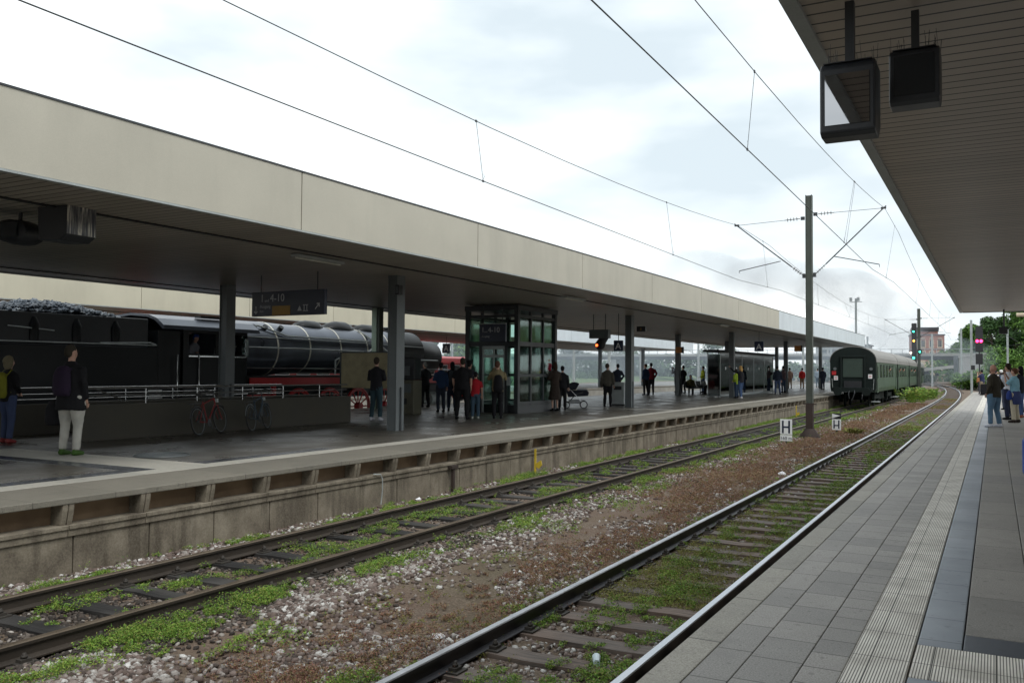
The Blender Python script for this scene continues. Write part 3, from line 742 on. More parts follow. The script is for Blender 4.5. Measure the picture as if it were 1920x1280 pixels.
cantilever(mast, (-.15, 0, 6.08), (-.15, 0, 8.30), (-2.72, 0, 8.20), (-1.05, 0, 6.72), (-2.62, 0, 6.42))
cantilever(mast, (.15, 0, 6.10), (.15, 0, 8.42), (2.60, 0, 8.46), (.88, 0, 6.80), (2.45, 0, 6.42))
def ohl(label, ys, mess, cont, drops, rm=.0075, rc=.0085, group='overhead lines'):
    """mess/cont: list of (x, y, z) polylines"""
    t = empty('overhead_line', tuple(mess[0]), 0, label, 'overhead line', group); o0 = Vector(mess[0])
    mb = MB(); mb.tube([Vector(p)-o0 for p in mess], rm, 6); mb.build('messenger_wire', M['wire'], t)
    mb = MB(); mb.tube([Vector(p)-o0 for p in cont], rc, 6); mb.build('contact_wire', M['wire'], t)
    def at(pl, y):
        for a, b in zip(pl[:-1], pl[1:]):
            if a[1] <= y <= b[1]:
                k = (y-a[1])/max(1e-6, b[1]-a[1]); return Vector((a[0]+(b[0]-a[0])*k, y, a[2]+(b[2]-a[2])*k))
        return Vector(pl[-1])
    for y, dy in drops:
        a, b = at(mess, y), at(cont, y+dy); mb = MB(); mb.tube([a-o0, b-o0], .0045, 5)
        mb.tube([b-o0+Vector((0, 0, .04)), b-o0+Vector((0, .045, .09)), b-o0+Vector((0, 0, .15)), b-o0+Vector((0, -.03, .09)), b-o0+Vector((0, 0, .04))], .004, 5)
        mb.obox(a-o0, (.02, .05, .04)); mb.obox(b-o0, (.02, .05, .04)); mb.build('dropper', M['wire'], t)
    return t
def sag(xf, y0, z0, y1, z1, low, n=18):
    out = []
    for i in range(n+1):
        k = i/n; y = y0+(y1-y0)*k; z = z0+(z1-z0)*k; z -= 4*k*(1-k)*(((z0+z1)/2)-low); out.append((xf(y), y, z))
    return out
yM, y2 = 34.45, 105.0
def xw(fx, s0=0., s1=0.): return lambda y: fx(y)+s0+(s1-s0)*min(1, max(0, (y+20)/120))
lm = sag(lambda y: -8.05-.0*y+(-.75 if y > 20 else -.75*max(0, (y+10)/30))*1.0, -26, 7.0, yM, 7.25, 5.98) 
lm = [(-7.95-.80*max(0, min(1, (y-2)/32)), y, z) for _, y, z in sag(lambda y: 0, -26, 7.35, yM, 7.25, 5.95)]
lm2 = [(x, y, z) for x, y, z in sag(lambda y: xL(y)-.35*(1-max(0, min(1, (y-34)/70))), yM, 7.25, y2, 7.7, 5.95)]
lc = [(-8.02-.72*max(0, min(1, (y-2)/32)), y, 5.02+.10*max(0, (y-8)/26)**1 if y > 8 else 5.02) for y in np.linspace(-26, yM, 16)] + [(xL(y)-.3*(1-max(0, min(1, (y-34)/70))), y, 5.2) for y in np.linspace(yM+6, y2, 16)]
ohl('overhead line above the rusty-railed track, crossing the sky from upper left', 0, lm+lm2[1:], lc, [(2, 0), (13.7, .35), (25.2, .7), (37.5, .9), (50, .1), (60, 2), (62.5, -.6), (72, .1), (84, .1), (95, .1)])
rm_ = [(-3.22-.22*max(0, min(1, (y-4)/30)), y, z) for _, y, z in sag(lambda y: 0, -26, 7.55, yM, 7.50, 6.16)]
rm2 = sag(lambda y: xR(y), yM, 7.50, y2, 7.9, 5.95)
rc_ = [(-3.25-.30*max(0, min(1, (y-4)/30)), y, 5.02-.05*max(0, min(1, (y-8)/20))) for y in np.linspace(-26, yM-3, 14)] + [(xR(y)-.1, y, 5.08) for y in np.linspace(yM+3, y2, 16)]
ohl('overhead line above the polished-rail track, crossing the sky at upper right', 0, rm_+rm2[1:], rc_, [(2, 0), (14, -.25), (26.0, -1.4), (26.2, -1.2), (37.2, -2.2), (50, -1), (60, .2), (70, .2), (82, .2), (94, .2)])
# second mast (with signal) far down the platforms
def mast_simple(x, y, h, w, label, arms=(), cat='mast', group='overhead line masts', mat=None):
    t = empty('overhead_line_mast', (x, y, -.96), 0, label, cat, group)
    MB().box(-w/2, w/2, -w/2, w/2, 0, h).build('shaft', mat or M['mast'], t)
    for s, reach, zz in arms:
        cantilever(t, (s*w/2, 0, zz), (s*w/2, 0, zz+2.0), (s*reach, 0, zz+2.0), (s*.9, 0, zz+.7), (s*(reach-.3), 0, zz+.35))
    return t
m2 = mast_simple(-7.15, 105, 9.45, .30, 'distant mast with two arms and green signal lights beside the curving track', [(-1, 3.3, 6.3), (1, 3.4, 6.4)])
sg = empty('light_signal', (-7.62, 104.6, 3.0), 0, 'tall black multi-light signal with green and orange lights on the distant mast', 'signal', 'railway light signals')
mb = MB(); mb.box(-.22, .28, -.15, .15, -.35, 3.9); mb.build('backboard', M['black'], sg, bevel=.03)
for (px_, pz_, mm, r_) in ((-.02, 3.0, 'greenlight', .085), (.0, 2.0, 'orangelight', .10), (-.30, .72, 'whitelight', .10), (.58, .82, 'greenlight', .09), (-.02, .18, 'greenlight', .12)):
    q = MB(); q.ball((px_, -.2, pz_), (r_, .05, r_), 10); q.build('signal_lamp', M[mm], sg)
MB().box(.31, .80, -.05, .05, .60, 1.05).build('side_plate', M['black'], sg)
m3 = mast_simple(-2.05, 101, 7.9, .22, 'pale mast carrying the red signal near the end of the right platform', [], mat=M['steel_light'])
sg = empty('light_signal', (-1.32, 99.5, 3.6), 0, 'black railway signal showing two red lights beside the pale mast', 'signal', 'railway light signals')
MB().box(-.34, .34, -.15, .15, .1, 2.05).build('backboard', M['black'], sg, bevel=.03); MB().box(-.30, .30, -.15, .15, 2.06, 2.6).build('hood', M['black'], sg)
MB().box(-.33, .30, -.12, .12, -1.15, -.1).build('number_board', M['black'], sg); MB().box(-.06, .06, -.06, .06, -1.9, 2.0).build('bracket', M['steel_dark'], sg); MB().box(-.6, 0, .02, .08, .3, .4).build('bracket', M['steel_dark'], sg)
M['redlight2'] = emit('red_stop_light', (1, .02, .10), 8.0)
for q_ in (-.17, .17):
    q = MB(); q.ball((q_, -.2, 1.15), (.14, .05, .14), 10); q.build('signal_lamp', M['redlight2'], sg)
MB().box(-.75, -.40, -.1, .1, -1.7, -1.25).build('speaker', M['black'], sg)
# far masts
for i, (x, y, h, lab, arms) in enumerate([(-16.5, 128, 12.6, 'slender lattice floodlight mast in the smoke above the coaches', []), (-22.0, 120, 8.6, 'mast with a boxy head in the smoke left of the lattice mast', []),
        (-9.8, 175, 9.5, 'far mast just right of the brick building', [(1, 3.6, 5.6)]), (-4.4, 150, 9.3, 'far mast with crossbar against the white sky before the trees', [(-1, 3.2, 5.6)]),
        (1.6, 140, 8.6, 'far pale mast in front of the trees right of the red signal', [(-1, 3.2, 5.6)]), (4.0, 128, 9.0, 'pale mast in front of the trees under the right canopy edge', [(-1, 3, 5.6)]),
        (7.5, 150, 8.8, 'tall pale mast near the right picture edge in front of the trees', []), (9.8, 155, 8.4, 'pale mast at the right picture edge in front of the trees', []), (-20, 170, 9.0, 'far mast behind the smoke left of the signals', [(1, 3, 5.6)]), (-27, 175, 9.0, 'far mast behind the smoke, leftmost', [])]):
    mast_simple(x, y, h, .26 if y < 160 else .3, lab, arms, mat=M['steel_light'])
# lattice heads
for m_, z in ((-16.5, 11.6),):
    hd = empty('floodlight_head', (-16.5, 128, z), 0, 'cluster of floodlights on top of the lattice mast in the smoke', 'floodlight'); mb = MB(); mb.box(-.8, .8, -.1, .1, -.5, -.42); [mb.obox((q, 0, -.1), (.34, .2, .5)) for q in (-.65, .3)]; mb.build('lamps', M['steel_light'], hd)
hd = empty('equipment_box', (-22.0, 120, 7.7), 0, 'grey box on top of the mast in the smoke', 'box'); MB().box(-.45, .45, -.3, .3, -.5, .55).build('case', M['steel_grey'], hd)
# masts seen under the island canopy, behind
for k, (x, y) in enumerate([(-35+.0, 106), (-42, 112), (-50, 118), (-54, 108), (-61, 124), (-46, 135), (-70, 128), (-38, 140), (-66, 110)]):
    t = mast_simple(x-4, y, 8.6+.3*(k % 3), .28, ['hazy pale mast seen through the gap beneath the canopies, first of nine from the right', 'second hazy mast from the right beneath the canopies', 'third hazy mast with slanted arm beneath the canopies', 'hazy mast beyond the far island columns', 'hazy mast above the railing right of the lift', 'hazy mast close to the bench column', 'hazy mast far left beneath the canopies', 'hazy mast nearest the glass shelter', 'hazy mast among the leaves behind the red train'][k], [((-1) ** k, 3.4, 5.0)], mat=M['steel_light'])
# pale green mast on the island's far strip
t = empty('overhead_line_mast', (-21.2, 27.9, 0), 0, 'pale green mast rising between the locomotive and the notice board', 'mast', 'overhead line masts')
M['palegreen'] = mk('pale_green_paint', (.32, .42, .33), .6)
MB().box(-.17, .05, -.16, .16, 0, 8.2).build('shaft', M['palegreen'], t); MB().box(.052, .17, -.13, .13, 0, 8.2).build('side_channel', M['mast'], t)

# ================================================================ stop signs between the tracks
def hsign(x, y, zt, label, kind):
    t = empty('stop_board', (x, y, -.93), R(-4), label, 'sign', 'white boards with a letter H')
    MB().box(-.025, .025, .012, .05, 0, zt+.93-.05).build('post', M['steel_dark'], t)
    z1 = zt+.93
    if kind == 0:
        MB().box(-.20, .20, -.012, .010, z1-.51, z1).build('board', M['white'], t, bevel=.004)
        mb = MB()
        mb.box(-.135, -.075, -.018, -.014, z1-.47, z1-.045); mb.box(.075, .135, -.018, -.014, z1-.47, z1-.045); mb.box(-.075, .075, -.018, -.014, z1-.29, z1-.235); mb.build('letter', M['signblue'], t)
        MB().box(-.20, .20, -.010, .008, z1-.735, z1-.53).build('distance_plate', M['white'], t, bevel=.004)
        text('160 m', .155, M['signblue'], t, (0, -.0125, z1-.69), align='CENTER')
    else:
        MB().box(-.17, .17, -.010, .008, z1-.22, z1).build('pennant_board', M['black'], t)
        mb = MB(); mb.add([(-.165, -.014, z1-.02), (-.165, -.014, z1-.20), (.15, -.014, z1-.09), (-.165, -.011, z1-.02), (-.165, -.011, z1-.20), (.15, -.011, z1-.09)], [(0, 1, 2), (5, 4, 3), (0, 2, 5, 3), (1, 4, 5, 2), (0, 3, 4, 1)]); mb.build('pennant', M['white'], t)
        MB().box(-.17, .17, -.012, .010, z1-.66, z1-.235).build('board', M['white'], t, bevel=.004)
        mb = MB(); mb.box(-.115, -.065, -.018, -.014, z1-.60, z1-.27); mb.box(.065, .115, -.018, -.014, z1-.60, z1-.27); mb.box(-.065, .065, -.018, -.014, z1-.50, z1-.455); mb.build('letter', M['signblue'], t)
hsign(-6.23, 30.9, -.05, 'white board with letter H above a plate reading 160 m, left of the mast foot', 0)
hsign(-5.50, 36.9, -.06, 'white board with letter H below a black and white pennant, right of the mast foot', 1)
# yellow markers
for (x, y, h, lab) in ((-9.57, 18.75, .62, 'yellow marker flag on a post against the platform wall'), (-9.35, 49, .7, 'far yellow marker post by the platform wall left of the mast')):
    t = empty('track_marker', (x, y, -.93), 0, lab, 'marker', 'yellow track markers')
    MB().box(-.02, .02, -.02, .02, 0, h).build('post', M['yellow'], t)
    mb = MB(); mb.prism([(.022, .28), (.15, .36), (.18, .25), (.10, .16), (.022, .20)], -.012, .012, 'y'); mb.build('plate', M['yellow'], t)

# ================================================================ steam locomotive with tender
loco = empty('steam_locomotive', (XC, 28, ZR), 0, 'black steam locomotive with red frame beams and bright boiler bands behind the island platform', 'locomotive')
def L(mb): mb.v = [(a, b-28, c) for a, b, c in mb.v]; return mb   # y given in world metres, z above rail
mb = MB()
mb.rings([(0, 21.8, 3.02, 1.0, 1.0), (0, 24.2, 3.02, 1.0, 1.0), (0, 25.2, 3.05, .93, .93), (0, 33.0, 3.05, .93, .93)], 40, axis='y'); L(mb).build('boiler', M['locoboiler'], loco)
mb = MB(); mb.rings([(0, 31.6, 3.05, .955, .955), (0, 33.5, 3.05, .955, .955), (0, 33.7, 2.92, .76, .76), (0, 35.3, 2.90, .74, .74), (0, 35.5, 2.90, .62, .62), (0, 35.6, 2.90, .3, .3)], 40, axis='y'); L(mb).build('smokebox', M['locoblack'], loco)
for y in (22.3, 24.1, 25.9, 27.7, 29.4, 30.9):
    r = 1.012 if y < 24.5 else .94
    mb = MB(); mb.rings([(0, y-.035, 3.02 if y < 24.5 else 3.05, r, r), (0, y+.035, 3.02 if y < 24.5 else 3.05, r, r)], 40, axis='y'); L(mb).build('boiler_band', M['brightband'], loco)
for (y, w, h) in ((26.8, .75, .42), (28.6, .95, .50), (30.4, .80, .44)):
    mb = MB(); mb.rings([(0, y-w, 3.90, .12, .06), (0, y-w*.8, 3.90, .34, .22), (0, y-w*.3, 3.90, .42, h*.72), (0, y+w*.3, 3.90, .42, h*.72), (0, y+w*.7, 3.90, .30, h*.5), (0, y+w*.85, 3.90, .1, .08)], 20, axis='y'); L(mb).build('dome', M['locoblack'], loco)
mb = MB(); mb.rings([(0, 32.3, 3.9, .36, .36), (0, 32.3, 4.05, .33, .33), (0, 32.3, 4.16, .38, .38)], 20); L(mb).build('chimney', M['locoblack'], loco)
for (y, z) in ((22.6, 3.72), (23.15, 3.72), (23.7, 3.74), (24.5, 3.75)):
    mb = MB(); mb.cyl((.62, y, z-.05), (.76, y, z+.09), .10, 12); L(mb).build('washout_plug', M['locoblack'], loco)
mb = MB()
mb.tube([(.92, 21.9, 3.42), (.96, 28.9, 3.38), (.98, 33.4, 3.30)], .02, 6); mb.tube([(1.0, 21.9, 3.05), (1.02, 26, 3.05), (1.03, 29, 3.02)], .03, 6)
mb.tube([(.7, 23.3, 3.85), (.86, 24.0, 3.66), (.93, 24.6, 3.5), (.95, 29.4, 3.46)], .035, 6)
mb.tube([(1.05, 27.2, 2.1), (1.06, 27.2, 2.65), (1.07, 27.5, 2.75), (1.04, 34.5, 2.72)], .035, 8)
mb.tube([(.42, 29.4, 3.92), (.95, 29.7, 3.5), (1.1, 29.8, 3.35), (1.32, 27.6, 2.2)], .04, 6); mb.tube([(1.08, 29.9, 3.35), (1.2, 31.5, 2.5)], .045, 6)
L(mb).build('pipework', M['steel_light'], loco)
mb = MB(); mb.tube([(1.20, 22.2, 2.32), (1.24, 35.2, 2.30)], .022, 8); L(mb).build('handrail', M['stainless'], loco)
mb = MB(); mb.box(-1.48, -.8, 22.0, 35.9, 1.98, 2.05); mb.box(.8, 1.48, 22.0, 35.9, 1.98, 2.05); mb.box(-.8, .8, 22, 35.9, 1.2, 2.0); L(mb).build('running_board', M['locoblack'], loco)
mb = MB(); mb.box(1.50, 1.55, 22.2, 36.2, 1.72, 1.985); mb.box(-1.55, -1.50, 22.2, 36.2, 1.72, 1.985); mb.box(1.42, 1.54, 23.3, 23.45, .95, 1.72); mb.box(1.40, 1.53, 21.6, 23.3, .90, 1.02); mb.box(1.40, 1.53, 22.2, 23.3, 1.32, 1.40)
mb.box(1.35, 1.5, 24.0, 30.5, .42, .62); mb.box(-1.5, 1.5, 36.0, 36.25, 1.05, 1.55); L(mb).build('frame_beam', M['red'], loco)
for y in (25.2, 26.95, 28.7, 30.45, 32.2):
    mb = MB(); mb.torus((1.0, y, .80), .74, .055, 'x', 32, 6)
    mb.torus((1.0, y, .80), .66, .035, 'x', 32, 6); mb.cyl((.92, y, .8), (1.16, y, .8), .15, 14)
    for k in range(12):
        a = 2*PI*k/12; mb.tube([(1.0, y+.12*math.cos(a), .8+.12*math.sin(a)), (1.0, y+.68*math.cos(a), .8+.68*math.sin(a))], .028, 5)
    L(mb).build('driving_wheel', M['red'], loco)
for y in (23.0, 34.6):
    mb = MB(); mb.torus((1.0, y, .45), .40, .05, 'x', 24, 6); mb.cyl((.97, y, .45), (1.03, y, .45), .38, 20); L(mb).build('small_wheel', M['red'], loco)
mb = MB(); mb.tube([(1.22, 25.2, .62), (1.22, 32.2, .62)], .055, 6); mb.tube([(1.3, 28.7, .66), (1.3, 33.6, .85)], .06, 6); mb.cyl((1.15, 33.4, .95), (1.15, 35.0, .95), .36, 18); L(mb).build('side_rods', M['steel_light'], loco)
mb = MB(); mb.cyl((.88, 36.25, 1.05), (.88, 36.75, 1.05), .10, 12); mb.cyl((.88, 36.75, 1.05), (.88, 36.82, 1.05), .25, 20); L(mb).build('buffer', M['black'], loco)
mb = MB(); mb.cyl((.88, 36.24, 1.05), (.88, 36.6, 1.05), .16, 14); L(mb).build('buffer_sleeve', M['red'], loco)
# cab
cab = MB(); X1 = 1.48
cab.box(X1-.03, X1, 19.4, 22.1, .95, 2.75); cab.box(-X1, -X1+.03, 19.4, 22.1, .95, 3.52); cab.box(X1-.03, X1, 19.4, 19.62, 2.75, 3.42); cab.box(X1-.03, X1, 20.72, 20.86, 2.75, 3.42); cab.box(X1-.03, X1, 21.85, 22.1, 2.75, 3.42)
cab.box(X1-.03, X1, 19.4, 22.1, 3.42, 3.56); cab.box(-X1+.03, X1-.03, 22.06, 22.1, .95, 3.5); cab.box(-X1, X1, 19.4, 22.1, .90, .949)
L(cab).build('cab', M['locoblack'], loco)
rf = [(X1+.09, 3.50), (X1+.04, 3.62), (1.22, 3.83), (.85, 3.95), (0, 4.02), (-.85, 3.95), (-1.22, 3.83), (-X1-.04, 3.62), (-X1-.09, 3.5), (-X1, 3.5), (-1.15, 3.76), (-.8, 3.88), (0, 3.95), (.8, 3.88), (1.15, 3.76), (X1, 3.5)]
mb = MB(); n = len(rf); vs = [(a, 18.6, b) for a, b in rf]+[(a, 22.6, b) for a, b in rf]; h = 8
fs = [(i, (i+1) % n, n+(i+1) % n, n+i) for i in range(n)] + [(i, i+1, n-2-i, n-1-i) for i in range(h)] + [(n+n-1-i, n+n-2-i, n+i+1, n+i) for i in range(h)]
mb.add(vs, fs); L(mb).build('cab_roof', M['locoboiler'], loco)
mb = MB(); mb.box(.95, 1.22, 20.3, 21.5, 3.93, 4.0); L(mb).build('roof_vent', M['black'], loco)
mb = MB(); mb.box(X1+.002, X1+.03, 19.6, 22.05, 2.66, 2.70); [mb.tube([(X1+.05, y, .75), (X1+.05, y, 2.72)], .022, 8) for y in (19.15, 20.0)]; [mb.box(X1-.02, X1+.1, y-.07, y+.07, 1.0, 1.03) for y in (19.15, 20.0)]; mb.box(X1+.0, X1+.02, 22.0, 22.14, 2.72, 3.3); L(mb).build('cab_handrail', M['stainless'], loco)
mb = MB(); mb.box(X1+.001, X1+.012, 21.85, 22.05, 2.78, 3.38); L(mb).build('wind_shield', M['clearplastic'], loco)
L(MB().box(-1.4, 1.40, 18.5, 19.38, .9, 3.45)).build('cab_gap_filler', M['locoblack'], loco)  # dark block added to close the bright gap between cab and tender
# tender (its own thing, coupled)
ten = empty('locomotive_tender', (XC, 13, ZR), 0, 'long black tender heaped with coal, coupled behind the steam locomotive cab', 'tender')
def T(mb): mb.v = [(a, b-13, c) for a, b, c in mb.v]; return mb
M['locogrey'] = mk('loco_grey_black', (.018, .022, .027), .4, var=.4, scale=1.2)
T(MB().box(-1.5, 1.5, 7, 18.45, 1.05, 2.92)).build('water_tank', M['locoblack'], ten, bevel=.04)
T(MB().box(-1.05, 1.22, 7.5, 18.3, 2.92, 3.78)).build('coal_bunker', M['locogrey'], ten, bevel=.03)
for k in range(8):
    mb = MB(); mb.rings([(1.23, 8.4+1.25*k, 2.92, .05, .13), (1.25, 8.4+1.25*k, 3.45, .06, .14), (1.22, 8.4+1.25*k, 3.66, .02, .05)], 10); T(mb).build('bunker_rib', M['locoblack'], ten)
mb = MB(); mb.tube([(1.35, 7.2, 2.98), (1.35, 18.8, 2.98)], .02, 6); mb.tube([(1.30, 16.6, 3.0), (1.30, 18.3, 3.06), (1.32, 18.9, 2.9)], .03, 6); mb.tube([(1.27, 13.9, 3.38), (1.27, 15.2, 3.30)], .018, 6); T(mb).build('rails_and_tools', M['steel_light'], ten)
mb = MB(); mb.cyl((1.2, 13.0, 3.15), (1.34, 13.0, 3.15), .30, 20); T(mb).build('hatch', M['stainless'], ten)
hv, hf = [], []
nyh, nxh = 70, 22
for i in range(nyh+1):
    for j in range(nxh+1):
        u, v = i/nyh, j/nxh; y = 13.7+3.8*u; x = -1.0+2.15*v
        z = 3.70 + .40*math.sin(PI*u)**.8*(.35+.65*math.sin(PI*v)) + mnoise.noise(Vector((x*5, y*5, 0)))*.09 + mnoise.noise(Vector((x*13, y*13, 0)))*.06
        hv.append((x, y, z))
for i in range(nyh):
    for j in range(nxh): a = i*(nxh+1)+j; hf.append((a, a+1, a+nxh+2, a+nxh+1))
mb = MB(); mb.add(hv, hf); T(mb).build('coal_heap', M['coal'], ten)
mb = MB(); mb.box(-1.3, 1.3, 7.3, 18.7, .75, 1.05); T(mb).build('underframe', M['locoblack'], ten)
for y in (8.4, 10.2, 12.4, 14.2, 16.4, 18.0):
    mb = MB(); mb.torus((1.0, y, .50), .45, .05, 'x', 24, 6); mb.cyl((.97, y, .5), (1.03, y, .5), .43, 20); T(mb).build('tender_wheel', M['locoblack'], ten)
mb = MB(); 
for i, (z, w) in enumerate(((1.60, .50), (1.48, .40), (1.38, .52), (1.20, .44), (1.04, .40), (.94, .52))): mb.box(1.503, 1.51, 18.35-w/2, 18.35+w/2, z, z+.045)
T(mb).build('white_lettering', M['white'], ten)

# ================================================================ red train
def red_unit(y0, y1, label):
    t = empty('red_train', (-44.2, (y0+y1)/2, ZR), 0, label, 'train', 'red regional train cars')
    c = (y0+y1)/2
    poly = [(-1.4, .9), (1.4, .9), (1.45, 1.2), (1.45, 2.9), (1.2, 3.35), (.7, 3.5), (-.7, 3.5), (-1.2, 3.35), (-1.45, 2.9), (-1.45, 1.2)]
    MB().prism(poly, y0-c, y1-c, 'y').build('body', M['redtrain'], t, bevel=.05)
    MB().box(-1.3, 1.3, y0-c+.3, y1-c-.3, .35, .9).build('underframe', M['steel_dark'], t); MB().box(1.452, 1.46, y0-c+.3, y1-c-.3, 1.0, 1.18).build('pale_stripe', M['white'], t)
    y = y0-c+1.6
    while y < y1-c-1.4:
        w = MB(); w.box(1.451, 1.47, y-.05, y+1.35, 1.85, 2.75); f = w.build('window', M['white'], t); MB().box(1.471, 1.475, y+.02, y+1.28, 1.92, 2.68).build('pane', M['darkscreen'], f); y += 2.1
red_unit(53, 70.6, 'bright red train car with white-framed windows beyond the far island, right end visible')
red_unit(35, 52.4, 'bright red train car mostly hidden behind the locomotive front')

# ================================================================ green coaches
def coach_profile():
    p = [(-1.38, 1.05), (1.38, 1.05), (1.43, 1.3), (1.43, 3.02)]
    for k in range(0, 13):
        a = PI*k/12; p.append((1.47*math.cos(a), 3.02+1.0*math.sin(a)**.9))
    p.append((-1.43, 3.02)); p.append((-1.43, 1.3)); return p
M['shutter'] = mk('dark_green_shutter', (.022, .040, .030), .5)
def coach(y0, Ln, label, endface=False):
    ya, yb = y0, y0+Ln; ca = Vector((xL(ya), ya)); cb = Vector((xL(yb), yb)); d = cb-ca; ang = -math.atan2(d.x, d.y); L_ = d.length-.35
    t = empty('green_coach', (ca.x, ca.y, ZR), ang, label, 'coach', 'old green railway coaches')
    body = [(x, min(z, 3.05)) for x, z in coach_profile() if z < 3.04]
    MB().prism([(-1.38, 1.05), (1.38, 1.05), (1.43, 1.3), (1.43, 3.02), (-1.43, 3.02), (-1.43, 1.3)], .02, L_, 'y').build('body', M['coachgreen'], t)
    r = [(1.47, 2.99)]+[(1.47*math.cos(PI*k/16), 3.022+1.02*max(0, math.sin(PI*k/16))**.85) for k in range(0, 17)]+[(-1.47, 2.99)]
    MB().prism(r, 0.0, L_+.02, 'y').build('roof', M['coachroof'], t)
    for yy in (3.3, L_-3.3):
        mb = MB()
        for dy in (-1.25, 1.25):
            for s in (-1, 1):
                mb.torus((s*.76, yy+dy, .47), .42, .05, 'x', 22, 6); mb.cyl((s*.74, yy+dy, .47), (s*.80, yy+dy, .47), .40, 18); mb.box(s*1.02-.09, s*1.02+.09, yy+dy-.2, yy+dy+.2, .3, .65)
        mb.box(-1.15, -.98, yy-1.7, yy+1.7, .55, .82); mb.box(.98, 1.15, yy-1.7, yy+1.7, .55, .82); mb.box(-1, 1, yy-.3, yy+.3, .45, .95); mb.build('bogie', M['coachdark'], t)
    mb = MB(); mb.box(-1.0, 1.0, 6.0, L_-6.0, .45, 1.04); mb.build('underframe', M['coachdark'], t)
    for yd in (.85, L_-.95):
        MB().box(1.432, 1.445, yd-.42, yd+.42, 1.0, 2.85).build('door', M['coachgreen'], t); MB().box(1.446, 1.45, yd-.36, yd-.30, 1.1, 2.8).build('door_gap', M['coachdark'], t); MB().box(1.446, 1.452, yd-.18, yd+.22, 1.95, 2.7).build('door_window', M['darkscreen'], t)
        MB().box(1.05, 1.55, yd-.4, yd+.4, .38, .42).build('step', M['steel_light'], t)
    y = 2.3
    while y < L_-3.0:
        f = MB().box(1.431, 1.45, y, y+1.25, 2.0, 2.85).build('window', M['coachdark'], t); MB().box(1.451, 1.455, y+.06, y+1.19, 2.06, 2.79).build('pane', M['darkscreen'], f); y += 2.05
    mb = MB(); mb.box(1.444, 1.47, -.0, .10, 1.0, 3.0); mb.box(1.444, 1.47, L_-.1, L_, 1.0, 3.0); mb.build('corner_strip', M['coachdark'], t)
    mb = MB(); 
    mb.box(-1.2, 1.2, -.55, .0, 1.04, 1.32)
    for s in (-.88, .88): mb.cyl((s, -.55, 1.06), (s, -.05, 1.06), .13, 12); mb.cyl((s, -.66, 1.06), (s, -.56, 1.06), .26, 18)
    mb.build('buffer_beam', M['coachdark'], t)
    if endface:
        MB().prism([(x*.985, z*.995) for x, z in [(-1.38, 1.10), (1.38, 1.10), (1.43, 1.3), (1.43, 3.0)]+[(1.45*math.cos(PI*k/16), 3.02+1.0*max(0, math.sin(PI*k/16))**.85) for k in range(17)]+[(-1.43, 1.3)]], -.03, .018, 'y').build('end_wall', M['coachdark'], t)
        mb = MB(); mb.box(-.78, -.66, -.16, -.03, 1.3, 3.3); mb.box(.66, .78, -.16, -.03, 1.3, 3.3); mb.box(-.78, .78, -.16, -.03, 3.3, 3.42); mb.build('gangway_frame', M['coachdark'], t, bevel=.02)
        MB().box(-.62, .62, -.08, -.032, 2.0, 3.25).build('gangway_shutter', M['shutter'], t, bevel=.01); MB().box(-.55, .55, -.14, -.04, 1.32, 1.75).build('gangway_plate', M['black'], t)
        for s in (-1, 1):
            MB().box(s*1.06-.12, s*1.06+.12, -.08, -.04, 1.92 if s > 0 else 1.80, 2.20 if s > 0 else 2.08).build('tail_board', M['white'], t)
            q = MB(); q.box(s*1.06-.085, s*1.06+.085, -.085, -.081, 1.99 if s > 0 else 1.87, 2.03 if s > 0 else 1.91); q.box(s*1.06-.085, s*1.06+.085, -.085, -.081, 2.09 if s > 0 else 1.97, 2.13 if s > 0 else 2.01); q.build('tail_mark', M['red'], t)
            q = MB(); q.cyl((s*1.12, -.10, 2.55), (s*1.12, -.03, 2.55), .10, 14); q.build('lamp', M['steel_grey'], t)
        MB().box(-1.32, -1.05, -.05, -.035, 2.15, 2.4).build('red_tail_lamp', M['red'], t)
        mb = MB(); mb.tube([(.15, -.5, 1.15), (.18, -.75, .95), (.05, -.8, .55), (.0, -.75, .45)], .035, 6); mb.tube([(-.15, -.5, 1.15), (-.2, -.7, .9), (-.15, -.7, .6)], .03, 6); mb.tube([(.6, -.5, 1.1), (.65, -.65, .8), (.6, -.6, .6)], .03, 6); mb.build('couplings', M['steel_dark'], t)
        mb = MB(); mb.tube([(1.25, -.1, 1.2), (1.3, -.12, 1.9)], .015, 5); mb.tube([(-1.25, -.1, 1.2), (-1.3, -.12, 1.9)], .015, 5); mb.build('grab_rail', M['steel_light'], t)
    return t
lens = [15.5, 13.5, 14, 14, 14]
yy = 62.0
labs = ['last dark green coach with a round roof and white tail boards on its end wall', 'second coach of the departing green train with curved pale roof', 'third coach of the departing green train', 'fourth coach of the departing green train', 'fifth distant coach of the green train in the smoke']
for k in range(5): coach(yy, lens[k], labs[k], k == 0); yy += lens[k]
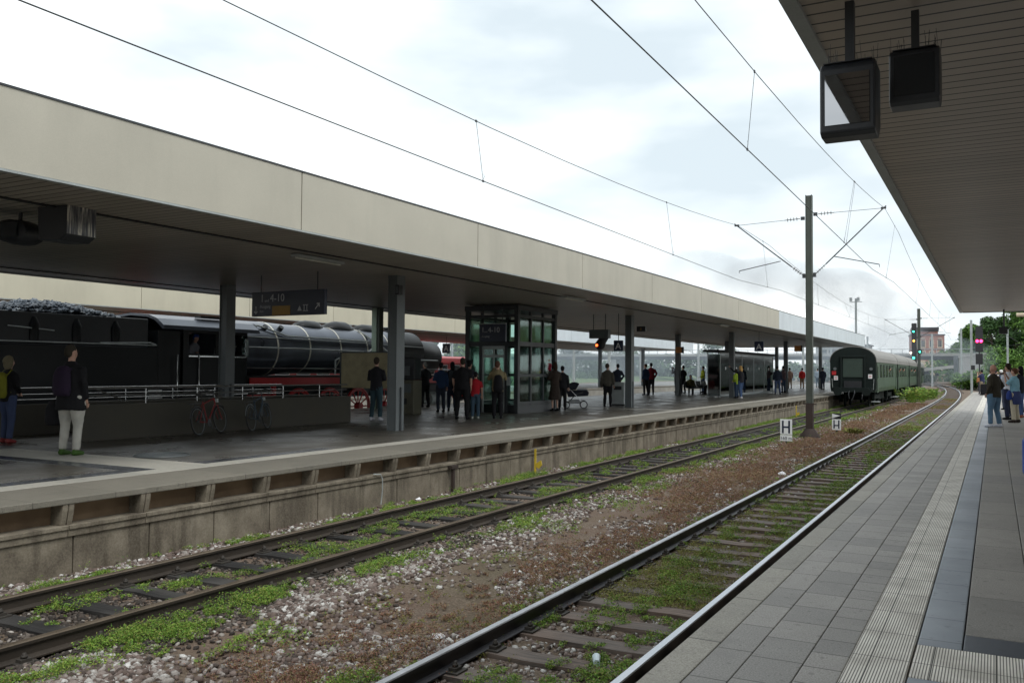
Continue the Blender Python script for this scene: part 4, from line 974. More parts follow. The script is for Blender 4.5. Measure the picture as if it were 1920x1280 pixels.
# ================================================================ stair parapet with railings
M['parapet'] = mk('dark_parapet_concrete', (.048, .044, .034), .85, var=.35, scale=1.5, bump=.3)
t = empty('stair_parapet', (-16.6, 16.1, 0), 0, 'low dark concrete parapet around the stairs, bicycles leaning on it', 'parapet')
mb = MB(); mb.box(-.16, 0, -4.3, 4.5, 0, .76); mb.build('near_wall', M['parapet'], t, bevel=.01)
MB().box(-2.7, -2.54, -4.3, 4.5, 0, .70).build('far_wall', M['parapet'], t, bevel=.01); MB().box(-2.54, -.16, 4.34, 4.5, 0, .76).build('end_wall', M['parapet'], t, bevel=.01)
def railing(label, x, y0, y1, zs, zb, br):
    r = empty('stair_railing', (x, (y0+y1)/2, zb), 0, label, 'railing', 'steel railings on the stair parapet'); c = (y0+y1)/2
    for z in zs: MB().tube([(0, y0-c, z-zb), (0, y1-c, z-zb)], .020 if z == max(zs) else .013, 8).build('rail_tube', M['stainless'], r)
    mb = MB(); y = y0+.15
    while y < y1: mb.tube([(0, y-c, 0), (0, y-c, max(zs)-zb)], .013, 6); y += 1.45
    for b in br: mb.tube([(0, b-c, max(zs)-zb), (0, b-c+.75, zs[0]-zb)], .018, 6)
    mb.build('post', M['stainless'], r); return r
railing('bright steel railing on the near parapet wall behind the man in white trousers', -16.68, 11.9, 20.5, [.83, .95, 1.10], .76, [12.2, 15.0])
railing('dimmer steel railing on the far parapet wall in front of the locomotive', -19.22, 11.9, 20.5, [.80, .92, 1.06], .70, [])
# ================================================================ bicycles
def bicycle(loc, rz, lean, frame_mat, label, guard, wr=.33):
    t = empty('bicycle', loc, rz, label, 'bicycle', 'bicycles against the parapet'); t.rotation_euler = (lean, 0, rz)
    def wheel(x):
        w = MB(); w.torus((x, 0, wr), wr-.018, .017, 'y', 36, 8); o = w.build('wheel', M['rubber'], t)
        q = MB(); q.torus((x, 0, wr), wr-.040, .010, 'y', 36, 6); q.cyl((x, -.03, wr), (x, .03, wr), .02, 10); q.build('rim', M['steel_grey'], o)
        q = MB()
        for k in range(18):
            a = 2*PI*k/18; q.tube([(x+.02*math.cos(a+.5), .02*(-1)**k, wr+.02*math.sin(a+.5)), (x+(wr-.04)*math.cos(a), 0, wr+(wr-.04)*math.sin(a))], .0013, 4)
        q.build('spokes', M['steel_dark'], o)
    wheel(-.52); wheel(.54)
    bb, st, hb, ht = (-.08, 0, .28), (-.23, 0, .78), (.36, 0, .70), (.33, 0, .84)
    mb = MB(); mb.tube([bb, st], .016, 8); mb.tube([bb, hb], .019, 8); mb.tube([(st[0]+.02, 0, st[2]-.06), ht], .016, 8); mb.tube([hb, ht], .02, 8)
    for s in (-.05, .05): mb.tube([(bb[0], s*.5, bb[2]), (-.52, s, wr)], .010, 6); mb.tube([(st[0]+.02, s*.4, st[2]-.05), (-.52, s, wr)], .009, 6); mb.tube([(hb[0]+.01, s, hb[2]-.02), (.46, s, .48), (.54, s, wr)], .012, 6)
    mb.build('frame', frame_mat, t)
    mb = MB(); mb.tube([st, (-.26, 0, .92)], .013, 8); mb.rings([(-.40, 0, .93, .02, .02), (-.36, 0, .94, .06, .10), (-.28, 0, .94, .06, .08)], 8); mb.obox((-.27, 0, .945), (.27, .13, .05)); mb.build('saddle', M['leather'], t, bevel=.015)
    mb = MB(); mb.tube([ht, (.30, 0, .99)], .013, 8); mb.tube([(.24, -.30, 1.00), (.33, -.24, 1.04), (.36, -.1, 1.02), (.30, 0, 1.0), (.36, .1, 1.02), (.33, .24, 1.04), (.24, .30, 1.00)], .012, 8); mb.build('handlebar', M['black'], t)
    mb = MB(); mb.cyl((-.08, -.05, .28), (-.08, -.04, .28), .09, 20); mb.tube([(-.08, -.07, .28), (-.02, -.08, .13)], .011, 6); mb.tube([(-.08, .07, .28), (-.14, .08, .43)], .011, 6); mb.obox((-.02, -.13, .13), (.09, .08, .02)); mb.obox((-.14, .13, .43), (.09, .08, .02)); mb.build('crank_and_pedals', M['steel_dark'], t)
    for x, a0, a1 in ((-.52, .2, 2.9), (.54, .9, 3.1)):
        mb = MB(); mb.tube([(x+(wr+.02)*math.cos(a0+(a1-a0)*k/10), 0, wr+(wr+.02)*math.sin(a0+(a1-a0)*k/10)) for k in range(11)], .018, 6, sq=.5); mb.build('mudguard', guard, t)
    mb = MB(); mb.box(-.80, -.36, -.06, .06, .735, .75); [mb.tube([(-.70, s, .74), (-.53, s, .34)], .007, 5) for s in (-.06, .06)]; mb.build('luggage_rack', M['steel_dark'], t)
    mb = MB(); mb.obox((.44, 0, .78), (.07, .07, .08)); mb.build('front_lamp', M['steel_light'], t)
bicycle((-16.1, 14.85, 0), R(110), R(-7), mk('bike_red', (.16, .012, .012), .4), 'bicycle with a red frame leaning on the parapet beside the back column', M['black'])
bicycle((-16.15, 16.5, 0), R(114), R(-7), mk('bike_blue', (.03, .05, .07), .4), 'bicycle with a dark blue-grey frame and grey mudguards leaning on the parapet', M['steel_grey'])
# ================================================================ notice board, ticket machine, bin
t = empty('notice_board', (-17.45, 22.4, 0), 0, 'large yellowish notice board behind the man with folded arms', 'board')
MB().box(-.98, .98, -.03, .03, .95, 2.06).build('panel', M['wood_board'], t); mb = MB(); [mb.box(x-.03, x+.03, -.035, .035, 0, 2.1) for x in (-1.012, 1.012)]; mb.box(-.98, .98, -.035, .035, 2.062, 2.10); mb.build('frame', M['steel_dark'], t)
t = empty('ticket_machine', (-17.95, 25.4, 0), R(4), 'dark ticket machine standing just right of the nearest column', 'ticket machine')
MB().box(-.38, .38, -.28, .28, 0, 1.18).build('cabinet', mk('machine_olive', (.10, .095, .065), .55), t, bevel=.02); MB().box(-.36, .36, -.22, .26, 1.185, 1.95).build('upper_cabinet', M['black'], t, bevel=.03)
q = MB().box(-.2, .2, -.010, .010, -.16, .16).build('display', M['steel_grey'], t); q.location = (0, -.235, 1.5); MB().box(-.28, .28, -.29, -.282, .75, 1.05).build('card_panel', M['steel_grey'], t)
MB().box(-.12, .12, -.292, -.283, .35, .55).build('ticket_tray', M['black'], t)
t = empty('litter_bin', (-14.9, 37.6, 0), 0, 'grey waste bin with slanted light top left of the second column', 'bin')
MB().prism([(-.28, 0), (.28, 0), (.28, .92), (-.28, 1.05)], -.30, .30, 'x').build('body', M['steel_light'], t, bevel=.02); MB().box(-.18, .18, -.30, -.282, .70, .86).build('slot', M['black'], t); MB().box(-.3, .3, -.29, .29, -.0, .06).build('base', M['black'], t)
# ================================================================ glass lift
lift = empty('glass_lift', (-15.95, 29.5, 0), 0, 'glass passenger lift with dark steel frame reaching the soffit', 'lift')
lx0, lx1, ly0, ly1 = -1.1, .95, -1.6, 1.45
fr = MB()
def post(x, y, w=.07, z0=.30, z1=3.88): fr.box(x-w, x+w, y-w, y+w, z0, z1)
for x in (lx0, lx1):
    for y in (ly0, ly1): post(x, y, .08, 0)
for y in (ly0+1.02, ly0+2.04): post(lx1, y, .045); post(lx0, y, .045)
post(-.55, ly0, .05, .02, 2.45); post(.52, ly0, .05, .02, 2.45)
for z in (.36, 1.36, 2.50, 3.50): 
    w = .05 if z != 2.5 else .08
    for x in (lx0, lx1): fr.box(x-.05, x+.05, ly0+.08, ly1-.08, z-w, z+w)
    if z > 2: fr.box(lx0+.08, lx1-.08, ly0-.05, ly0+.05, z-w, z+w)
    fr.box(lx0+.08, lx1-.08, ly1-.05, ly1+.05, z-w, z+w)
fr.build('frame', M['steel_dark'], lift)
MB().box(lx0-.05, lx1+.05, ly0+.12, ly1+.05, 0.0, .30).build('base', M['steel_dark'], lift); MB().box(lx0-.1, lx1+.1, ly0-.1, ly1+.1, 3.70, 3.885).build('head_band', M['steel_dark'], lift)
def pane(x0, x1, y0, y1, z0, z1): MB().box(x0, x1, y0, y1, z0, z1).build('glass_pane', M['glass'], lift)
for j in range(3):
    y0 = ly0+.09+1.02*j; y1 = y0+.90
    for x in (lx1, lx0):
        pane(x-.006, x+.006, y0, y1, .42, 1.30); pane(x-.006, x+.006, y0, y1, 1.42, 2.41); pane(x-.006, x+.006, y0, y1, 2.59, 3.44)
pane(lx0+.09, lx1-.09, ly0-.006, ly0+.006, 2.59, 3.44); pane(lx0+.09, -.61, ly0-.006, ly0+.006, .32, 2.41); pane(.58, lx1-.09, ly0-.006, ly0+.006, .32, 2.41); pane(lx0+.1, lx1-.1, ly1-.006, ly1+.006, .42, 2.41); pane(lx0+.1, lx1-.1, ly1-.006, ly1+.006, 2.59, 3.44)
d = MB(); d.box(-.49, -.43, ly0-.02, ly0+.04, .02, 2.3); d.box(.41, .47, ly0-.02, ly0+.04, .02, 2.3); d.box(-.03, .01, ly0-.02, ly0+.04, .02, 2.3); d.box(-.49, .47, ly0-.02, ly0+.04, 2.302, 2.42); d.box(-.43, .41, ly0-.015, ly0+.03, 2.0, 2.1); d.build('door_frame', M['steel_light'], lift)
pane(-.42, -.04, ly0-.0, ly0+.01, .05, 1.99); pane(.02, .40, ly0-.0, ly0+.01, .05, 1.99)
MB().box(-.45, .40, ly0+.5, ly0+2.2, .25, .35).build('cabin_floor', M['steel_grey'], lift)
mb = MB(); mb.box(-.3, -.2, ly1-.5, ly1-.4, .3, 3.6); mb.box(.25, .35, ly1-.5, ly1-.4, .3, 3.6); mb.build('guide_rails', M['steel_grey'], lift)
MB().box(.56, .68, ly0-.06, ly0-.01, 1.0, 1.3).build('call_panel', M['steel_light'], lift)
# ================================================================ glass shelter
sh = empty('glass_shelter', (-15.5, 60, 0), 0, 'long dark glass waiting shelter with a flat curved-edge roof', 'shelter')
sh.scale = (.42, 1, 1); sh.location = (-14.85, 60, 0)
mb = MB(); mb.prism([(-1.25, 2.72), (-1.1, 2.86), (1.05, 2.86), (1.25, 2.72)], -7.9, 7.9, 'y'); mb.build('roof', M['steel_dark'], sh)
ps = [-7.3, -4.9, -2.1, 1.1, 4.2, 7.1]
mb = MB()
for y in ps: mb.box(.87, .95, y-.045, y+.045, 0, 2.71); mb.box(-.95, -.87, y-.045, y+.045, 0, 2.71)
mb.box(.88, .94, -7.25, 7.05, 2.60, 2.70); mb.box(.88, .94, -7.25, 7.05, .05, .16); mb.build('frame', M['steel_light'], sh)
for a, b in zip(ps[:-1], ps[1:]):
    MB().box(.905, .915, a+.06, b-.06, .18, 2.58).build('glass_pane', M['glassdark'], sh); MB().box(-.915, -.905, a+.06, b-.06, .18, 2.58).build('glass_pane', M['glassdark'], sh)
    q = MB(); q.cyl((.917, (a+b)/2, 1.75), (.921, (a+b)/2, 1.75), .11, 6); q.build('warning_sticker', M['white'], sh)
MB().box(-.86, .86, -7.31, -7.29, .1, 2.6).build('glass_pane', M['glassdark'], sh); MB().box(-.86, .86, 7.09, 7.11, .1, 2.6).build('glass_pane', M['glassdark'], sh)
MB().box(-.8, -.35, -5, 5, .42, .47).build('seat', M['steel_dark'], sh)
# ================================================================ bench
bn = empty('wire_bench', (-17.97, 60.34, 0), R(0), 'dark wire bench with hammock-shaped seats and people sitting on it', 'bench')
for y in (-1.9, 0, 1.9):
    mb = MB(); mb.cyl((0, y, 0), (0, y, .40), .035, 10); mb.box(-.2, .2, y-.04, y+.04, 0, .02); mb.build('leg', M['steel_dark'], bn)
MB().tube([(0, -2.6, .40), (0, 2.6, .40)], .03, 8).build('beam', M['steel_dark'], bn)
for y in (-1.95, -.65, .65, 1.95):
    pr = [(-.30, .50), (-.15, .42), (.05, .42), (.2, .46), (.30, .62), (.38, .88), (.40, .88), (.33, .62), (.22, .44), (.05, .40), (-.15, .40), (-.31, .48)]
    MB().prism([(-a, b) for a, b in pr], y-.58, y+.58, 'y').build('seat_shell', M['steel_dark'], bn)
# ================================================================ pram
pm = empty('pram', (-15.21, 33.4, 0), R(205), 'dark pram with grey panels and white wheels standing right of the lift', 'pram')
for x in (-.34, .36):
    for s in (-.26, .26):
        mb = MB(); r = .14 if x > 0 else .16; mb.torus((x, s, r), r-.02, .022, 'y', 24, 8); o = mb.build('wheel', M['rubber'], pm); q = MB(); q.cyl((x, s-.012, r), (x, s+.012, r), r-.035, 20); q.build('wheel_disc', M['white'], o)
mb = MB(); [mb.tube([(-.34, s, .16), (.0, s, .55), (.50, s, 1.05)], .014, 6) for s in (-.24, .24)]; [mb.tube([(.36, s, .14), (-.02, s, .58), (-.32, s, .66)], .014, 6) for s in (-.24, .24)]; mb.tube([(.50, -.24, 1.05), (.50, .24, 1.05)], .016, 6); mb.build('chassis', M['stainless'], pm)
MB().prism([(-.52, .52), (.30, .46), (.36, .66), (.34, .74), (-.48, .74), (-.56, .66)], -.23, .23, 'y').build('carrycot', cloth((.02, .022, .03)), pm, bevel=.03)
mb = MB(); mb.prism([(.34, .74)]+[(.04+.34*math.cos(PI*k/10), .74+.34*math.sin(PI*k/10)) for k in range(1, 8)]+[(-.02, .76)], -.24, .24, 'y'); mb.build('hood', cloth((.02, .022, .03)), pm, bevel=.02)
MB().prism([(-.52, .745), (-.05, .745), (-.08, .80), (-.45, .79)], -.2, .2, 'y').build('cover', cloth((.25, .27, .30)), pm, bevel=.02); MB().box(-.3, .28, -.20, .20, .2, .36).build('basket', cloth((.30, .31, .32)), pm, bevel=.03)
# ================================================================ bags on the right platform
sc = empty('suitcase', (.60, 15.1, 0), R(15), 'bright blue suitcase cut off by the right picture edge', 'suitcase')
M['blueplastic'] = mk('blue_suitcase', (.02, .07, .38), .4)
MB().box(-.24, .24, -.14, .14, .05, .62).build('shell', M['blueplastic'], sc, bevel=.06); mb = MB(); [mb.tube([(s, .15, .6), (s, .15, 1.0)], .01, 6) for s in (-.1, .1)]; mb.tube([(-.1, .15, 1.0), (.1, .15, 1.0)], .014, 6); mb.build('handle', M['black'], sc)
for s in (-.18, .18): MB().torus((s, .0, .04), .028, .014, 'x', 16, 6).build('wheel', M['rubber'], sc)
bg_ = empty('rolling_bag', (-.60, 71.6, 0), 0, 'black rolling bag at the feet of the distant photographer in khaki trousers', 'bag')
MB().box(-.30, .24, -.15, .15, .05, .80).build('body', cloth((.012, .012, .014)), bg_, bevel=.06); mb = MB(); [mb.tube([(s, .1, .8), (s, .1, 1.05)], .01, 6) for s in (-.1, .1)]; mb.tube([(-.1, .1, 1.05), (.1, .1, 1.05)], .012, 6); mb.build('handle', M['steel_light'], bg_)
for s in (-.2, .14): MB().torus((s, 0, .05), .035, .014, 'x', 14, 6).build('wheel', M['rubber'], bg_)

# ================================================================ people
SKIN, HAIRD, = (.42, .25, .19), (.02, .015, .012)
def remesh(mb, name, mat, parent, voxel, smooth=4, wr=0., seed=0):
    me = bpy.data.meshes.new('tmp'); me.from_pydata(mb.v, [], mb.f); o = bpy.data.objects.new('tmp', me); COL.objects.link(o)
    m = o.modifiers.new('r', 'REMESH'); m.mode = 'VOXEL'; m.voxel_size = voxel; m.use_smooth_shade = True
    s = o.modifiers.new('s', 'SMOOTH'); s.factor = .5; s.iterations = smooth
    bpy.context.view_layer.update(); dg = bpy.context.evaluated_depsgraph_get()
    me2 = bpy.data.meshes.new_from_object(o.evaluated_get(dg)); bpy.data.objects.remove(o); bpy.data.meshes.remove(me)
    me2.name = name
    if wr:
        n = len(me2.vertices); co = np.empty(n*3, np.float32); no = np.empty(n*3, np.float32)
        me2.vertices.foreach_get('co', co); me2.vertices.foreach_get('normal', no); co = co.reshape(-1, 3); no = no.reshape(-1, 3)
        for i in range(n):
            p = co[i]; co[i] += no[i]*wr*(mnoise.noise(Vector((p[0]*9+seed, p[1]*9, p[2]*5)))+.6*mnoise.noise(Vector((p[0]*22+seed, p[1]*22, p[2]*16))))
        me2.vertices.foreach_set('co', co.ravel()); me2.update()
    me2.materials.clear(); me2.materials.append(mat)
    me2.polygons.foreach_set('use_smooth', [True]*len(me2.polygons))
    ob = bpy.data.objects.new(name, me2); COL.objects.link(ob); ob.parent = parent; return ob
ARMS = {'down': ((.245, -.03, 1.17), (.255, .05, .92)), 'camera': ((.27, .15, 1.24), (.07, .27, 1.58)), 'fold': ((.27, .03, 1.17), (-.07, .23, 1.20)), 'pocket': ((.30, -.09, 1.19), (.20, .09, .97)),
        'front': ((.26, -.01, 1.18), (.05, .22, 1.05)), 'phone': ((.25, .05, 1.18), (.07, .30, 1.36)), 'hip': ((.36, -.05, 1.20), (.19, .06, 1.05)), 'up': ((.30, .25, 1.52), (.22, .50, 1.72)), 'rest': ((.25, .05, 1.16), (.17, .28, .98))}
def person(x, y, h, face, label, top=(.03, .03, .035), legs=(.03, .035, .05), shoes=(.02, .02, .02), hair=HAIRD, skin=SKIN, armL='down', armR='down', jl=.86, sleeve='long', bottom='trousers', hairst='short',
           girth=1., sit=False, z=0., lean=0., headturn=0., stance=.11, extra=None, det=1, name='person', group=None, fwd=0.):
    t = empty(name, (x, y, z), R(face), label, 'person', group); k = h/1.8; t.scale = (k, k, k)
    pr = random.Random(int(abs(x)*1000+abs(y)*77))
    if headturn == 0: headturn = pr.uniform(-32, 32)
    if fwd == 0 and not sit: fwd = pr.uniform(-.07, .07)
    if lean == 0: lean = pr.uniform(-.03, .07)
    vox = .021 if det >= 2 else (.028 if det == 1 else .036)
    g = girth; dz = -.46 if sit else 0
    def A(p): return (p[0]+0, p[1]+lean*max(0, p[2]-.95), p[2]+dz)
    sk = MB()
    hipz = .93+dz
    # torso
    def torso(mb, e, low):
        rg = [(0, 0, low+dz, (.165+e)*g*(1.12 if low < .8 and e > 0 else 1), (.115+e)*g*(1.15 if low < .8 and e > 0 else 1)), (0, 0, .98+dz, (.168+e)*g, (.118+e)*g), (0, lean*.15, 1.10+dz, (.150+e)*g, (.108+e)*g*1.03), (0, lean*.3, 1.25+dz, (.165+e)*g, (.115+e)*g), (0, lean*.4, 1.37+dz, (.178+e)*g, (.115+e)), (0, lean*.5, 1.45+dz, .165+e, .095+e), (0, lean*.55, 1.50+dz, .10+e, .07+e*.6)]
        mb.rings(rg, 20)
    HX = .092*g
    if sit: KN = [(s*.13, .42, .50) for s in (-1, 1)]; AK = [(s*.14, .46, .08) for s in (-1, 1)]; HP = [(s*HX, .02, hipz+.0) for s in (-1, 1)]
    else: HP = [(s*HX, 0, .93) for s in (-1, 1)]; KN = [(s*(HX+stance)/2*1.0, .02+s*fwd*.5, .50) for s in (-1, 1)]; AK = [(s*stance, -.02+s*fwd, .09) for s in (-1, 1)]
    def leg(mb, e, lo=0.):
        for i in (0, 1):
            hp, kn, ak = Vector(HP[i]), Vector(KN[i]), Vector(AK[i]); m1 = hp.lerp(kn, .35); m2 = kn.lerp(ak, .3)
            end = kn.lerp(ak, 1-lo) 
            mb.tube([hp+Vector((0, 0, .05)), m1, kn, m2, end], [(.092+e)*g, (.084+e)*g, .058+e, .056+e, .042+e*1.35], 12)
    torso(sk, -.012, .90); leg(sk, -.012)
    hc = Vector(A((0, 0, 1.68))); q = Matrix.Rotation(R(headturn), 3, 'Z')
    sk.tube([A((0, -.01, 1.44)), A((0, .0, 1.54)), A((0, .012, 1.62))], [.068, .056, .055], 12)
    def hb(mb, c, r): 
        c = q @ Vector(c); mb.ball(hc+c, r, 14)
    hb(sk, (0, -.008, .025), (.077, .096, .105)); hb(sk, (0, .022, -.045), (.058, .068, .070)); hb(sk, (0, .098, -.012), (.014, .020, .022)); hb(sk, (.078, 0, -.005), (.012, .022, .034)); hb(sk, (-.078, 0, -.005), (.012, .022, .034)); hb(sk, (0, .080, -.045), (.026, .014, .012))
    WR = []
    def arm(mb, side, pose, e, cut=1.):
        E_, W_ = ARMS[pose]; S_ = Vector(A((side*.175*(.5+.5*g), 0, 1.43))); Ev = Vector(A((side*E_[0]*(.6+.4*g), E_[1], E_[2]))); Wv = Vector(A((side*W_[0], W_[1], W_[2])))
        if cut >= 1: pts = [S_, S_.lerp(Ev, .45), Ev, Ev.lerp(Wv, .4), Wv]; r = [.062+e, .052+e, .042+e, .040+e, .029+e*1.2]
        else: pts = [S_, S_.lerp(Ev, .45), S_.lerp(Ev, .9)]; r = [.064+e, .055+e, .050+e]
        mb.tube(pts, r, 10); return Ev, Wv
    for sd_, ps_ in ((-1, armL), (1, armR)):
        Ev, Wv = arm(sk, sd_, ps_, 0); d = (Wv-Ev).normalized(); sk.tube([Wv, Wv+d*.045, Wv+d*.085], [.027, .040, .034], 8, sq=.6); WR.append((Wv, d, sd_))
    for i in (0, 1):
        ak = Vector(AK[i]); sk.tube([ak+Vector((0, -.05, -.045)), ak+Vector((0, .04, -.045)), ak+Vector((0, .16, -.060))], [.038, .040, .028], 10)
    body = remesh(sk, 'body', M['skin'] if skin == SKIN else cloth(skin, .55), t, vox)
    # fingers joined into the body mesh and eyes
    fb = MB()
    if det >= 1:
        for Wv, d, sd_ in WR:
            a = d.cross(Vector((0, 0, 1))); a = a.normalized() if a.length > .2 else Vector((0, 1, 0)); b = a.cross(d).normalized()
            for f in range(4):
                o_ = Wv+d*.078+a*(f-1.5)*.019; L_ = (.062, .074, .070, .054)[f]; fb.tube([o_, o_+d*L_*.5-b*.006, o_+d*L_*.8-b*.022, o_+d*L_*.95-b*.038], [.0095, .009, .008, .006], 6)
            o_ = Wv+d*.03+a*(-.034)*1; fb.tube([o_, o_+d*.03-a*.018-b*.008, o_+d*.058-a*.016-b*.022], [.011, .010, .007], 6)
        for s in (-1, 1):
            c = hc+q @ Vector((s*.030, .083, .012)); fb.ball(c, (.012, .008, .007), 8, 1)
            c = hc+q @ Vector((s*.030, .090, .030)); fb.obox(c, (.034, .006, .006), R(headturn), 2)
        fb.obox(hc+q @ Vector((0, .093, -.047)), (.042, .006, .007), R(headturn), 3)
        me = body.data; me.materials.append(M['white']); me.materials.append(cloth(hair)); me.materials.append(cloth((.25, .08, .07)))
        import bmesh
        bm = bmesh.new(); bm.from_mesh(me); vs = [bm.verts.new(v) for v in fb.v]
        for f, mi in zip(fb.f, fb.mi):
            try: nf = bm.faces.new([vs[i] for i in f]); nf.material_index = {0: 0, 1: 2, 2: 2, 3: 3}[mi]; nf.smooth = True
            except ValueError: pass
        bm.to_mesh(me); bm.free()
    # trousers / skirt / shorts
    sd2 = random.random()*50
    lb = MB()
    if bottom in ('trousers', 'shorts'):
        lb.rings([(0, 0, .86+dz, (.150)*g+.01, .118*g+.01), (0, 0, .93+dz, .172*g+.008, .125*g+.006), (0, 0, 1.03+dz, .160*g+.008, .115*g+.006)], 18)
        leg(lb, .016 if bottom == 'trousers' else .022, .0 if bottom == 'trousers' else .86)
        remesh(lb, bottom, cloth(legs), t, vox, 3, .010, sd2)
    else:
        lb.rings([(0, 0, .42, .25*g, .21*g), (0, 0, .62, .225*g, .185*g), (0, 0, .85, .19*g, .14*g), (0, 0, 1.06, .155*g, .115*g)], 20); remesh(lb, 'skirt', cloth(legs), t, vox, 3, .012, sd2)
    tb = MB(); torso(tb, .020, jl)
    for sd_, ps_ in ((-1, armL), (1, armR)): arm(tb, sd_, ps_, .017, 1. if sleeve == 'long' else .4)
    if sleeve != 'none': tb.tube([A((0, -.008, 1.46)), A((0, 0, 1.545))], [.085, .068], 12)
    remesh(tb, 'jacket' if sleeve == 'long' else 'shirt', cloth(top), t, vox, 3, .011, sd2+9)
    for i in (0, 1):
        sb = MB(); ak = Vector(AK[i])
        sb.tube([ak+Vector((0, -.075, -.050)), ak+Vector((0, -.03, -.042)), ak+Vector((0, .07, -.050)), ak+Vector((0, .15, -.062)), ak+Vector((0, .185, -.068))], [.036, .050, .046, .038, .018], 12); sb.tube([ak+Vector((0, -.01, -.04)), ak+Vector((0, -.01, .03))], [.046, .044], 10)
        remesh(sb, 'shoe', cloth(shoes, .5), t, .02 if det else .03, 2)
    if hairst != 'bald':
        hm = MB(); 
        def hh(c, r): hm.ball(hc+q @ Vector(c), r, 14)
        hh((0, -.022, .045), (.087, .098, .098)); hh((0, -.050, .0), (.080, .070, .085))
        if hairst == 'long': hh((0, -.065, -.08), (.082, .055, .13)); hh((0, -.06, -.16), (.07, .045, .10)); hh((.06, -.01, -.04), (.03, .06, .09)); hh((-.06, -.01, -.04), (.03, .06, .09))
        if hairst == 'hood': hh((0, -.03, -.05), (.10, .09, .13)); hh((0, -.035, .02), (.10, .105, .115))
        if hairst == 'cap': hm.rings([(hc.x, hc.y, hc.z+.05, .09, .11), (hc.x, hc.y, hc.z+.11, .08, .095), (hc.x, hc.y, hc.z+.135, .04, .05)], 16); hm.obox(hc+q @ Vector((0, .12, .055)), (.13, .09, .012), R(headturn))
        if hairst == 'peaked': hm.rings([(hc.x, hc.y, hc.z+.06, .09, .11), (hc.x, hc.y, hc.z+.10, .125, .14), (hc.x, hc.y, hc.z+.14, .12, .135), (hc.x, hc.y, hc.z+.155, .06, .07)], 16); hm.obox(hc+q @ Vector((0, .13, .06)), (.13, .08, .012), R(headturn))
        remesh(hm, {'hood': 'hood', 'cap': 'cap', 'peaked': 'peaked_cap'}.get(hairst, 'hair'), cloth(hair), t, .02 if det else .03, 2, .006, sd2)
    ex = extra or []
    if 'scarf' in ex: pass
    return t, k
def carried(name, holder, mb_fn, mats, label, cat, voxel=None, bev=0):
    """object carried by a person: stays top-level, placed in the holder's frame"""
    t, k = holder; mb = MB(); mb_fn(mb)
    if voxel: o = remesh(mb, name, mats, None, voxel, 3, .006)
    else: o = mb.build(name, mats, bevel=bev)
    o.location = t.location; o.rotation_euler = t.rotation_euler; o.scale = t.scale; tag(o, label, cat); return o
def backpack(holder, c, label, zc=1.26, w=.15, sz=.26, d=.11):
    def f(mb):
        mb.rings([(0, -.20, zc-sz, w*.8, d*.7), (0, -.21, zc-sz*.6, w, d), (0, -.21, zc+sz*.3, w*.95, d*.95), (0, -.19, zc+sz*.8, w*.75, d*.7), (0, -.17, zc+sz, w*.4, d*.4)], 16)
        for s in (-.10, .10): mb.tube([(s, -.13, zc+sz*.7), (s, -.02, 1.52), (s*1.1, .13, 1.42), (s*1.2, .13, 1.22), (s*1.5, -.08, zc-sz*.6)], .018, 8)
    return carried('backpack', holder, f, cloth(c), label, 'backpack', .022)
def camera_obj(holder, label, zc=1.62, yc=.34):
    t, k = holder; c = empty('camera', t.location, t.rotation_euler.z, label, 'camera'); c.scale = t.scale
    MB().box(-.065, .065, yc-.03, yc+.03, zc-.04, zc+.045).build('camera_body', M['black'], c, bevel=.01); MB().cyl((0, yc+.032, zc), (0, yc+.11, zc), .035, 16).build('lens', M['black'], c)
def bagged(holder, c, label, pos, size, strap=None, name='shoulder_bag', cat='bag'):
    def f(mb):
        mb.rings([(pos[0], pos[1], pos[2]-size[2], size[0]*.85, size[1]*.8), (pos[0], pos[1], pos[2]-size[2]*.5, size[0], size[1]), (pos[0], pos[1], pos[2]+size[2]*.4, size[0]*.95, size[1]*.9), (pos[0], pos[1], pos[2]+size[2], size[0]*.6, size[1]*.45)], 14)
        if strap: mb.tube(strap, .014, 6)
    return carried(name, holder, f, cloth(c), label, cat, .022)
# ---- island, near
P = person
h = P(-14.31, 10.02, 1.93, 12, 'man seen from behind in a long black coat and white trousers at far left', top=(.012, .012, .016), legs=(.42, .41, .37), shoes=(.04, .09, .015), hair=(.035, .03, .022), jl=.74, girth=1.30, armL='down', armR='down', stance=.13, det=2)
backpack(h, (.022, .014, .03), 'dark purple backpack on the black-coated man', 1.22, .17, .25)
bagged(h, (.012, .012, .013), 'black holdall hanging from the black-coated man\'s left hand', (-.40, .06, .68), (.17, .11, .20), [(-.46, .06, .84), (-.38, .06, .93), (-.30, .06, .84)], 'holdall')
h = P(-17.65, 10.95, 1.76, 8, 'hooded person in black jacket and blue jeans cut by the left picture edge', top=(.015, .015, .018), legs=(.04, .055, .11), shoes=(.18, .03, .03), hair=(.16, .14, .09), hairst='hood', armL='front', armR='front', det=2)
backpack(h, (.17, .17, .02), 'yellow-green backpack on the hooded person at the left edge', 1.20, .17, .27, .13)
P(-16.45, 21.61, 1.90, 8, 'man in dark hooded top with folded arms facing the notice board', top=(.018, .018, .022), legs=(.035, .065, .08), shoes=(.5, .5, .55), hair=(.05, .04, .03), armL='fold', armR='fold', stance=.14, det=2)
P(-20.65, 30.43, 1.85, 65, 'grey-haired man in a dark suit standing beyond the ticket machine', top=(.016, .018, .024), legs=(.012, .012, .014), hair=(.20, .19, .18), armL='pocket', armR='front', stance=.13)
P(-17.86, 27.33, 1.80, 50, 'person in a blue anorak and cap, left one of a pair before the lift', top=(.02, .04, .09), legs=(.025, .03, .045), hair=(.02, .02, .03), hairst='cap', armL='fold', armR='down')
